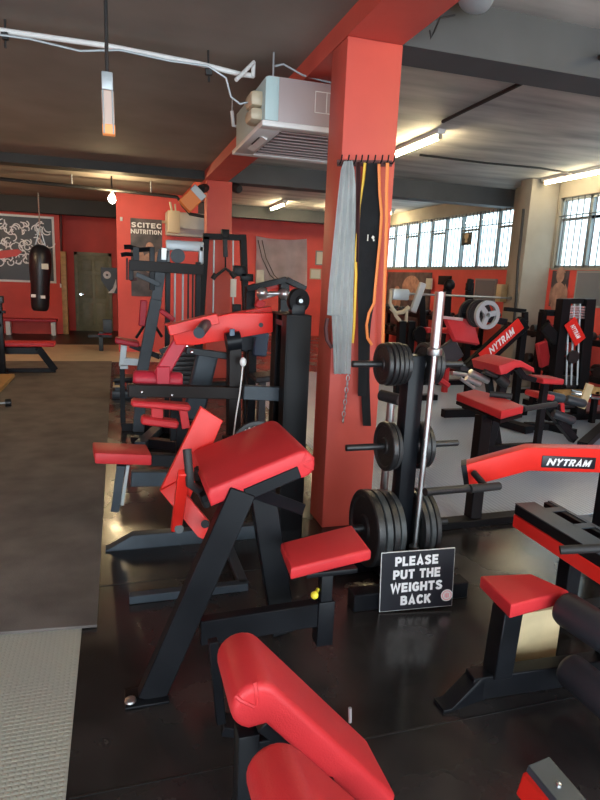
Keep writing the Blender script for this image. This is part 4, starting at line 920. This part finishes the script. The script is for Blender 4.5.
MB().bar(P(284, 281, Y+.05), down(P(286, 320, Y+.05)), .08, .08, up=(0, 1, 0)).bar(P(250, 288, Y+.1), down(P(250, 320, Y+.1)), .08, .08, up=(0, 1, 0)).build('upright', 'black_steel', pm)
MB().bar(down(P(245, 320, Y+.1), .04), down(P(300, 320, Y+.1), .04), .1, .08).bar(down(P(255, 320, Y-.7), .04), down(P(255, 320, Y+.1), .04), .08, .08).bar(P(252, 350, Y-.15), down(P(252, 350, Y-.15)), .07, .07).build('base', 'black_steel', pm)
MB().bar(P(252, 378, Y-.3), P(275, 376, Y-.3), .25, .05, bev=.012).bar(P(262, 378, Y-.3), down(P(262, 378, Y-.3)), .06, .06).build('seat', 'foam_black', pm)

# ================================================================ things on the back walls
sp_ = thing('fitness_poster', 'tall dark poster with white heading on the red wall left of the far pillar', 'poster', P(147, 296, 12.1))
a, b = P(131.5, 296, 12.15), P(162, 220, 12.15)
MB().lohi((a.x, 12.145, a.z), (b.x, 12.158, b.z)).build('print', 'photo_dark', sp_)
tx = V((1, 0, 0)); c = (a+b)/2
words('SCITEC', V((c.x, 12.144, b.z-.12)), tx, (0, 0, 1), .095, .56, 'white_ink', sp_, name='heading')
words('NUTRITION', V((c.x, 12.144, b.z-.24)), tx, (0, 0, 1), .085, .58, 'white_ink', sp_, name='heading')
fg = MB()
fg.ball(V((c.x+.06, 12.140, b.z-.52)), .075, (1, .06, 1.25)).ball(V((c.x+.06, 12.140, b.z-.82)), .15, (1, .03, 1.25)).ball(V((c.x-.1, 12.140, b.z-.72)), .055, (1, .06, 2.2)).ball(V((c.x+.2, 12.140, b.z-.72)), .055, (1, .06, 2.2))
MAT['poster_skin'] = None
mat('poster_skin', (.36, .20, .15), .6, var=.35, vscale=9)
fg.build('printed_figure', 'poster_skin', sp_)
tag(MB().lohi(P(120, 221, 12.158), P(122.5, 217, 12.10), .004).build('alarm_sensor', 'white_paint'), 'tiny white sensor high on the red poster wall', 'sensor')
Yw = YB-.02
fl = thing('hanging_flag', 'pale mauve cloth flag pinned on the red back wall', 'flag', P(280, 286, Yw))
g = []
for j in range(17):
    t = j/16; row = []
    for i in range(21):
        u_ = i/20; px = 255.5 + 50.5*u_ + (1-t)*0 ; py = 236 + 3*u_ + t*(48 - 1*u_) + 2.2*math.sin(PI*u_)*(1-t)
        p = P(px, py, Yw+.01) + V((0, .05*math.sin(11*(u_*.9 - t*.7*(1-u_)) + 2*t) - .05, 0)); row.append(p)
    g.append(row)
MB().sheet(g, .006).build('cloth', 'flag_grey', fl)
st_ = MB()  # dark strips painted in as shade along the folds
for k, x0 in enumerate((258, 262)):
    st_.path([P(x0, 240, Yw-.10), P(x0+4, 258, Yw-.10), P(x0+12, 275, Yw-.10), P(x0+22, 284, Yw-.10)], .012, 6)
st_.build('fold_shade', 'photo_dark', fl)
tag(MB().lohi(P(256, 283, Yw-.115), P(264, 270, Yw-.08), .004).build('paper_notice', 'paper'), 'white paper notice at the lower left corner of the mauve flag', 'paper')
def framed(name, x0, y0, x1, y1, label, m1, m2, cat='picture', **kw):
    (k, v), = kw.items()
    a, b = W(x0, y1, **kw), W(x1, y0, **kw)
    if k == 'y': lo, hi = V((a.x, v-.03, a.z)), V((b.x, v, b.z)); i, s = (V((.03, -.004, .03)), V((-.03, -.028, -.03)))
    else:
        lo, hi = V((v-.03, min(a.y, b.y), a.z)), V((v, max(a.y, b.y), b.z)); i, s = (V((-.004, .03, .03)), V((-.028, -.03, -.03)))
    t = thing(name, label, cat, lo)
    MB().lohi(lo, hi).build('frame', m1, t); MB().lohi(lo+i, hi+s).build('print', m2, t); return t
framed('framed_certificate', 315, 251, 323.5, 265, 'upper small framed certificate on the red wall just left of the near pillar', 'frame_grey', 'paper', y=YB)
framed('framed_certificate', 309.5, 269, 321, 279, 'lower wider pale certificate on the red wall just left of the near pillar', 'cream_plastic', 'paper', y=YB)

# ================================================================ middle distance, right of the pillar
# tall bench with black post on the ribbed floor
tb = thing('support_bench', 'tall narrow bench with notched red top on one black post, beyond the sign', 'gym bench', V((2.3, 3.3, 0)))
zt = .80
top = [W(457, 393, z=zt), W(474, 389, z=zt), W(498, 395, z=zt), W(523.5, 405.5, z=zt), W(501.5, 411, z=zt)]
MB().prism([p + V((0, 0, -.06)) for p in top], (0, 0, .06), bev=.01).build('seat', 'red_vinyl', tb)
MB().prism([p*1.0 + V((0, 0, -.085)) for p in top], (0, 0, .024)).build('seat_board', 'satin_black', tb)
tpz = W(482, 414, y=3.38)
MB().bar(V((2.395, 3.42, .725)), V((2.295, 3.28, .04)), .085, .085, up=(0, 1, 0), bev=.004).build('post', 'satin_black', tb)
MB().bar((1.93, 3.255, .0255), (2.78, 3.275, .0255), .10, .05, bev=.004).build('base', 'satin_black', tb)
MB().tube(W(490, 394, z=zt+.02), W(512, 396.5, z=zt+.02), .022, 14).build('grip', 'rubber', tb)
MB().tube(W(523, 409, z=zt-.03), W(556, 404, z=zt-.03), .020, 14).build('handle', 'rubber', tb)
# leg extension bench with rollers
Y = 4.9
le = thing('leg_curl_bench', 'low bench with small red pad and shiny dark rollers, beyond the tall red topped bench', 'gym bench', down(P(550, 400, Y)))
MB().bar(P(532, 394, Y), P(547, 396, Y), .25, .06, bev=.015).build('seat', 'red_vinyl', le)
for n_i, (x0, y0, x1, y1, r) in enumerate(((547, 395, 564, 399, .045), (566, 399, 585, 404, .045), (553, 413, 574, 421, .045))):
    roller(P(x0, y0, Y-.05), P(x1, y1, Y-.1), r).build('roller', 'foam_black' if n_i else 'grey_steel', le)
MB().bar(P(560, 403, Y), P(561, 417, Y), .08, .05, up=(0, 1, 0), bev=.01).build('red_bracket', 'red_vinyl', le)
MB().bar(P(541, 398, Y+.05), V((W(523, 425, z=0).x, Y, .05)), .08, .08, up=(0, 1, 0)).bar(P(557, 404, Y), P(559, 424, Y), .05, .05, up=(0, 1, 0)).build('frame', 'black_steel', le)
MB().bar(W(499, 421, z=.05), W(530, 430, z=.05), .14, .08).bar(W(525, 426, z=.04), W(570, 427, z=.04), .09, .08).bar(W(538, 424, z=.04), W(575, 433, z=.04), .08, .08).build('base', 'black_steel', le)
# distant preacher bench
Y = 4.75
p2 = thing('preacher_bench', 'curl bench with bright red rolled pad in front of the plaster window pillar', 'gym bench', down(P(510, 380, Y)))
yn, yf = 4.55, 5.0
u2 = (P(534, 366, yn) - P(503, 372, yn)); u2.y = 0
pr = [P(499, 366, yn), P(501, 375, yn), P(507, 374, yn), P(516, 368, yn), P(523, 367.5, yn), P(535, 373, yn), P(534.5, 368, yn), P(522, 361, yn), P(514, 360.5, yn)]
MB().prism(pr, (.0, yf-yn, 0), bev=.012).build('arm_pad', 'red_vinyl', p2)
MB().bar(P(517, 368, yn+.1), P(524, 377, yn+.1), .05, .05).bar(P(524, 377, yn+.1), P(535, 380, yn+.1), .05, .05).build('seat_arm', 'black_steel', p2)
MB().bar(P(535, 379, yn+.15), P(556, 380, yn+.15), .24, .055, bev=.012).build('seat', 'red_vinyl', p2)
MB().bar(P(545, 381, yn+.15), down(P(545, 381, yn+.15)), .06, .06).build('seat_post', 'black_steel', p2)
MB().bar(P(506, 368, Y), down(P(495, 390, Y)), .08, .06, up=(0, 1, 0)).bar(P(490, 364, Y+.1), P(512, 372, Y+.1), .05, .06).bar(P(486, 364, Y+.1), down(P(505, 395, Y+.1)), .06, .06, up=(0, 1, 0)).build('frame', 'black_steel', p2)
MB().bar(down(P(483, 390, Y), .04), down(P(548, 390, Y), .04), .08, .08).build('base', 'black_steel', p2)
MB().tube(P(497, 376, Y-.1), P(506, 384, Y-.1), .05, 14).tube(P(484, 371, Y-.1), P(500, 378, Y-.1), .022, 10).build('lever_pivot', 'iron', p2)
MB().tube(P(470, 372, Y), P(488, 381, Y), .03, 12).tube(P(466, 378, Y-.1), P(480, 384, Y-.1), .025, 12).build('linkage', 'silver', p2)
# leg press with red maker panel
Y = 6.2
lg_ = thing('leg_press', 'black inclined leg press with red foot platform and red lettered side rail', 'gym machine', down(P(485, 370, Y)))
r0, r1 = P(470, 372, Y), P(524, 322, Y)
MB().bar(r0, r1, .10, .17, up=(0, 0, 1)).build('side_rail', 'satin_black', lg_)
pn0, pn1 = P(481.5, 358.5, Y-.055), P(521, 323, Y-.055)
xd = (pn1-pn0).normalized(); yd = V((0, 0, 1)) - xd*xd.z
MB().bar(pn0, pn1, .012, .155).build('name_panel', 'red_paint', lg_)
words('NYTRAM', (pn0+pn1)/2 + V((0, -.009, 0)), xd, yd, .085, .40, 'white_ink', lg_, shear=.25)
MB().bar(P(462, 372, Y+.5), P(512, 326, Y+.5), .08, .14).build('far_rail', 'satin_black', lg_)
MB().tube(P(476, 366, Y+.15), P(512, 331, Y+.15), .022, 10).tube(P(466, 370, Y+.35), P(504, 332, Y+.35), .022, 10).build('slide_tube', 'dull_chrome', lg_)
fp4 = [P(446, 317, Y), P(473, 319, Y+.1), P(480, 344, Y), P(456, 340, Y-.1)]
nn = (fp4[1]-fp4[0]).cross(fp4[3]-fp4[0]).normalized()*.06
MB().prism(fp4, nn, bev=.008).build('foot_platform', 'red_vinyl', lg_)
MB().bar(P(441, 317, Y-.05), P(462, 319.5, Y-.05), .05, .035).build('platform_edge', 'silver', lg_)
MB().bar(P(472, 316, Y+.1), P(505, 322, Y+.1), .10, .08).tube(P(462, 315, Y+.1), P(500, 315, Y+.1), .028, 12).build('carriage', 'black_steel', lg_)
MB().bar(P(524, 320, Y), down(P(521, 350, Y)), .08, .08, up=(0, 1, 0)).bar(P(505, 309, Y+.2), P(525, 311, Y+.2), .06, .05).bar(P(525, 312, Y), P(525, 322, Y), .06, .06, up=(0, 1, 0)).build('rear_post', 'satin_black', lg_)
MB().bar(down(P(445, 390, Y), .05), down(P(528, 390, Y), .05), .09, .10).bar(down(P(470, 390, Y-.0), .05), down(P(470, 390, Y+.55), .05), .09, .1).bar(r0, down(r0), .08, .08).build('base', 'satin_black', lg_)
MB().bar(P(452, 364, Y+.15), P(442, 346, Y+.15), .36, .07, up=(0, 1, 0), bev=.015).bar(P(452, 366, Y+.15), P(476, 370, Y+.15), .36, .07, bev=.015).build('seat', 'foam_black', lg_)
MB().bar(P(446, 385, Y-.2), P(436, 378, Y-.2), .2, .06, bev=.015).build('red_pad', 'red_vinyl', lg_)
MB().tube(P(452, 373, Y-.25), P(478, 377, Y-.25), .025, 10).tube(P(460, 378, Y-.3), P(474, 388, Y-.3), .02, 10).build('release_handle', 'silver', lg_)
for i, (x, y, yy, r, mt, ds) in enumerate(((487, 315, Y-.22, .165, 'grey_iron', 'outer grey spoked plate on the leg press horn'), (478.5, 313.5, Y-.05, .165, 'iron', 'second plate behind the spoked one on the leg press'), (470.5, 313, Y+.12, .165, 'iron', 'black plate nearest the carriage of the leg press'))):
    pc_ = W(x, y, y=yy); t = thing('weight_plate', ds, 'weight plate', pc_, 'weight plates on the leg press')
    ax_ = V((.05, -1, 0))
    if i == 0:
        MB().lathe([(r*.72, -.02), (r, -.02), (r, .02), (r*.72, .02), (r*.72, -.02)], pc_, ax_, 36).lathe([(.026, -.024), (r*.25, -.024), (r*.25, .024), (.026, .024), (.026, -.024)], pc_, ax_, 24).build('rim', 'pale_steel', t)
        e1 = ax_.normalized().orthogonal().normalized(); e2 = ax_.normalized().cross(e1)
        for k in range(3):
            a_ = k*2*PI/3 + .5; dv = e1*math.cos(a_) + e2*math.sin(a_)
            MB().bar(pc_ + dv*r*.22, pc_ + dv*r*.75, .06, .03, up=tuple(ax_)).build('spoke', 'pale_steel', t)
    else:
        plate_mb(pc_, ax_, r, .04).build('disc', mt, t)
# cable machine at right edge
Y = 5.9
cm4 = thing('cable_stack_machine', 'black cable stack machine with red diagonal lettered panel at the right edge', 'gym machine', down(P(575, 395, Y)))
MB().bar(P(564, 299, Y), down(P(556, 372, Y)), .12, .12, up=(0, 1, 0)).build('left_upright', 'satin_black', cm4)
MB().bar(P(588, 299, Y), down(P(584, 372, Y)), .14, .12, up=(0, 1, 0)).build('right_upright', 'satin_black', cm4)
MB().bar(P(560, 301, Y+.02), P(592, 301, Y+.02), .08, .06).bar(P(545, 313, Y+.1), P(562, 314, Y+.1), .06, .06).bar(P(544, 326, Y), P(560, 344, Y), .06, .12).build('cross_beam', 'satin_black', cm4)
pa, pbb = P(569.5, 321, Y-.09), P(580.5, 342, Y-.09); xd = (pbb-pa).normalized()
MB().bar(pa, pbb, .012, .17).build('name_panel', 'red_paint', cm4)
words('NYTRAM', (pa+pbb)/2 + V((0, -.009, 0)), xd, V((xd.z*-1, 0, xd.x)), .06, .19, 'white_ink', cm4, shear=.25)
for x in (569, 574, 580): MB().tube(P(x, 304, Y-.04), P(x-3, 385, Y-.04), .012, 8).build('cable', 'pale_steel', cm4)
q = MB(); p0_ = P(574, 310, Y)
for k in range(5): q.lohi(P(568, 308+k*2.6, Y-.05), P(581, 306+k*2.6, Y+.05), .003)
q.build('pulley_pack', 'silver', cm4)
MB().lathe([(0, 0), (.08, 0), (.08, .03), (0, .03)], P(574, 357, Y-.08), (0, 1, 0), 20).build('pulley', 'iron', cm4)
q = MB(); zb = P(571, 380, Y).z
for k in range(8): q.lohi((P(566, 380, Y).x, Y-.02, .15+k*.05), (P(580, 380, Y).x, Y+.1, .195+k*.05), .003)
q.build('weight_stack', 'iron', cm4)
MB().lohi(P(561, 399, Y-.25), P(580, 389, Y-.1), .008).build('kick_board', 'wood', cm4)
MB().bar(P(590, 391, Y-.2), P(612, 394, Y-.2), .06, .12).build('side_board', 'wood', cm4)
MB().bar(P(561, 399, Y-.18), down(P(561, 399, Y-.18)), .06, .06).bar(down(P(550, 400, Y), .04), down(P(610, 400, Y), .04), .12, .08).bar(P(596, 391, Y-.2), down(P(596, 391, Y-.2)), .06, .06).build('base', 'satin_black', cm4)
MB().tube(P(571, 392, Y-.3), P(590, 396, Y-.4), .03, 12).tube(P(590, 396, Y-.4), P(612, 399, Y-.4), .03, 12).build('chrome_bar', 'chrome', cm4)
tag(MB().bar(W(604, 426, z=.04), W(582, 446, z=.04), .10, .08).build('machine_foot', 'satin_black'), 'black angled machine foot cut by the right edge of the photo', 'gym machine')
lb = tag(MB().bar(W(581, 408, y=5.3), W(590, 384, y=5.3), .10, .03, up=(0, 1, 0)).build('wooden_plank', 'pale_wood'), 'pale wooden plank leaning at the foot of the cable stack machine', 'plank')
# machine with silver sloping pad between pillar and barbell
Y = 7.2
sm = thing('incline_machine', 'black twin post machine with pale sloping arm, between the near pillar and the barbell sleeve', 'gym machine', down(P(408, 350, Y)))
MB().bar(P(412.5, 312, Y), P(423, 283, Y), .09, .06, up=(0, 1, 0), bev=.01).build('sloping_arm', 'pale_steel', sm)
MB().bar(P(402, 321, Y), down(P(401, 350, Y)), .10, .09, up=(0, 1, 0)).bar(P(411, 321, Y), down(P(410, 350, Y)), .10, .09, up=(0, 1, 0)).build('post', 'satin_black', sm)
MB().bar(P(421, 296, Y+.2), P(422, 335, Y+.2), .09, .08, up=(0, 1, 0)).bar(P(422, 335, Y+.2), down(P(422, 340, Y+.2)), .09, .08).build('rear_post', 'satin_black', sm)
MB().lohi(P(393, 300, Y-.05), P(405, 289, Y+.1), .02).build('console', 'pale_steel', sm)
MB().path([P(391, 308, Y), P(396, 313, Y), P(403, 312, Y), P(409, 307, Y)], .03, 8).path([P(391, 290, Y), P(390, 303, Y), P(396, 316, Y), P(400, 321, Y)], .025, 8).path([P(407, 308, Y), P(406, 322, Y)], .022, 8).build('bow_handle', 'cream_plastic', sm)
MB().lathe([(0, 0), (.10, 0), (.11, .02), (.10, .04), (0, .04)], P(418.5, 334, Y-.1), (.2, -1, 0), 24).build('wheel', 'satin_black', sm)
MB().bar(P(424, 330, Y+.1), P(431, 330, Y+.1), .15, .07, bev=.015).build('pad', 'red_vinyl', sm)
MB().bar(down(P(393, 350, Y), .04), down(P(440, 350, Y), .04), .12, .08).build('base', 'satin_black', sm)
sm2 = thing('bench_press_rack', 'black bench press rack carrying a long pale barbell, under the right window row', 'rack', down(P(450, 330, 8.3)))
Y = 8.3
for x in (448, 470): MB().bar(P(x, 283, Y), down(P(x, 330, Y)), .10, .09, up=(0, 1, 0)).build('upright', 'satin_black', sm2)
MB().ball(P(449.5, 285, Y-.05), .09, (1, .8, 1)).bar(P(468, 291, Y-.08), P(471, 279, Y-.08), .09, .07, up=(0, 1, 0), bev=.01).build('bar_catch', 'satin_black', sm2)
MB().bar(down(P(440, 330, Y), .04), down(P(480, 330, Y), .04), .12, .08).build('base', 'satin_black', sm2)
MB().bar(P(444, 331, Y-.6), P(456, 331, Y-.6), .3, .08, bev=.02).bar(P(450, 331, Y-.6), down(P(450, 331, Y-.6)), .07, .07).bar(down(P(450, 331, Y-.6), .04), down(P(450, 331, Y), .04), .07, .07).build('bench', 'red_vinyl', sm2)
lbb = thing('long_barbell', 'long pale barbell lying across the bench press rack', 'barbell', P(455, 296, Y-.12))
MB().tube(P(403, 293.5, Y-.12), P(517, 298.5, Y-.12), .016, 10).build('shaft', 'dull_chrome', lbb)
MB().tube(P(508, 298.2, Y-.12), P(517, 298.5, Y-.12), .028, 10).tube(P(403, 293.5, Y-.12), P(410, 293.8, Y-.12), .028, 10).build('sleeve', 'dull_chrome', lbb)
# pictures and boards on the window wall
XW = XR
framed('wall_poster', 385, 272.5, 432.5, 330, 'wide dark poster on the window wall, farthest from the plaster pillar', 'photo_dark', 'photo_dark', 'poster', x=XW)
mural = [o for o in COL.objects if o.name.startswith('wall_poster')][0]
m_ = MB(); c = W(411, 288, x=XW-.03)
m_.ball(c, .30, (.04, 1.6, 1)).ball(c + V((0, -.4, -.25)), .2, (.05, 1.2, 1.6)).ball(c + V((0, .7, -.3)), .25, (.05, 1, 1.4))
m_.build('printed_figure', 'poster_skin', mural)
framed('paper_notice', 426.5, 278.5, 433, 289, 'pale paper notice on the window wall beside the wide dark poster', 'paper', 'paper', 'paper', x=XW-.035)
framed('wall_screen', 439, 276, 452, 284.5, 'small black screen on the red wall above the bench press rack', 'satin_black', 'satin_black', 'screen', x=XW)
framed('wall_mirror', 474.5, 279, 498, 302, 'grey mirror on the red window wall above the leg press plates', 'frame_grey', 'mirror_grey', 'mirror', x=XW)
tag(MB().lohi(W(499.5, 302, x=XW-.25), W(508, 284.5, x=XW-.02), .01).build('wall_box', 'pale_wood'), 'beige wooden box on the red window wall right of the grey mirror', 'box')
framed('wall_poster', 550, 271, 570, 306, 'dark poster with skin toned figure on the window wall right of the plaster pillar', 'photo_dark', 'photo_dark', 'poster', x=XW)
mural = [o for o in COL.objects if o.name.startswith('wall_poster')][-1]
c = W(559, 288, x=XW-.03)
MB().ball(c + V((0, 0, .18)), .11, (.06, 1, 1.2)).ball(c + V((0, 0, -.12)), .2, (.04, 1, 1.2)).build('printed_figure', 'poster_skin', mural)
framed('wall_mirror', 574, 271, 640, 306, 'dark mirror on the window wall at the right edge of the photo', 'frame_grey', 'mirror_grey', 'mirror', x=XW)
ws_ = thing('window_sticker', 'small brown square sign fixed to the far window row', 'sign', W(467, 245, x=XR))
a, b = W(462.5, 245.5, x=XR+.0), W(473, 232, x=XR+.0)
MB().lohi((XR-.03, b.y, a.z), (XR-.015, a.y, b.z)).build('board', 'dark_brown_steel', ws_)
MB().ball(V((XR-.03, (a.y+b.y)/2, (a.z+b.z)/2+.05)), .07, (.06, 1, 1)).lohi((XR-.034, b.y+.12, a.z+.05), (XR-.029, a.y-.12, a.z+.10)).build('emblem', 'pale_wood', ws_)

# ================================================================ dumbbell racks under the windows
def dumbbell(loc, r, label, group):
    t = thing('dumbbell', label, 'dumbbell', loc, group); c = V(loc) + V((0, 0, r))
    MB().tube(c + V((-.10, 0, 0)), c + V((.10, 0, 0)), .015, 10).build('handle', 'dull_chrome', t)
    for sx in (-1, 1): MB().lathe([(0, -.045), (r*.9, -.045), (r, -.035), (r, .035), (r*.9, .045), (0, .045)], c + V((sx*.11, 0, 0)), (1, 0, 0), 18).build('head', 'iron', t)
    return t
def dumbbell_rack(x, y0, y1, label, dlabel, group, n):
    t = thing('dumbbell_rack', label, 'rack', (x, (y0+y1)/2, 0))
    for y in (y0+.15, y1-.15):
        MB().bar((x+.2, y, 0), (x+.2, y, 1.05), .07, .07).bar((x-.25, y, .03), (x+.25, y, .03), .07, .06).bar((x-.22, y, .42), (x+.2, y, .50), .05, .05).bar((x-.15, y, .88), (x+.2, y, .96), .05, .05).build('side_frame', 'satin_black', t)
    for z, dx in ((.47, -.05), (.93, .0)):
        MB().lohi((x+dx-.20, y0, z-.02), (x+dx+.20, y1, z), .003).lohi((x+dx-.21, y0, z-.05), (x+dx-.19, y1, z+.03), .003).build('shelf', 'satin_black', t)
    first = None
    for z, dx in ((.47, -.05), (.93, .0)):
        for k in range(n):
            r = .075 if z < .6 else .06; p = V((x+dx, y0+.16+k*(y1-y0-.32)/(n-1), z))
            if first is None or abs(first['r_'] - r) > .001:
                first = dumbbell(p, r, dlabel, group); first['r_'] = r
            else:
                c = first.copy(); COL.objects.link(c); c.location = p
                for ch in [o for o in COL.objects if o.parent == first]:
                    q = ch.copy(); COL.objects.link(q); q.parent = c
dumbbell_rack(6.12, 4.55, 7.70, 'two tier black dumbbell rack under the near window, right of the plaster pillar', 'black dumbbell on the rack right of the plaster pillar', 'dumbbells right of the pillar', 11)
dumbbell_rack(6.10, 9.2, 13.4, 'two tier black dumbbell rack along the far window wall, behind the leg press', 'black dumbbell on the far rack behind the leg press', 'dumbbells on the far rack', 14)
hk = thing('squat_machine', 'black angled machine with a red pad between the plaster pillar and the cable stack machine', 'gym machine', down(P(550, 370, 6.6)))
Y = 6.6
MB().bar(P(543, 322, Y), P(562, 356, Y), .10, .12).bar(P(541, 312, Y), P(566, 313, Y), .08, .07).bar(P(543, 312, Y), down(P(541, 340, Y)), .08, .08, up=(0, 1, 0)).build('frame', 'satin_black', hk)
MB().bar(P(541, 342, Y-.1), P(545, 366, Y-.1), .16, .07, up=(0, 1, 0), bev=.015).build('pad', 'red_vinyl', hk)
MB().bar(P(548, 324, Y-.08), P(556, 336, Y-.08), .09, .05, bev=.01).build('shoulder_pad', 'red_vinyl', hk)
MB().bar(down(P(536, 370, Y), .04), down(P(566, 370, Y), .04), .4, .08).bar(P(562, 356, Y), down(P(562, 356, Y)), .08, .08).build('base', 'satin_black', hk)
for o in COL.objects:
    if 'r_' in o.keys(): del o['r_']
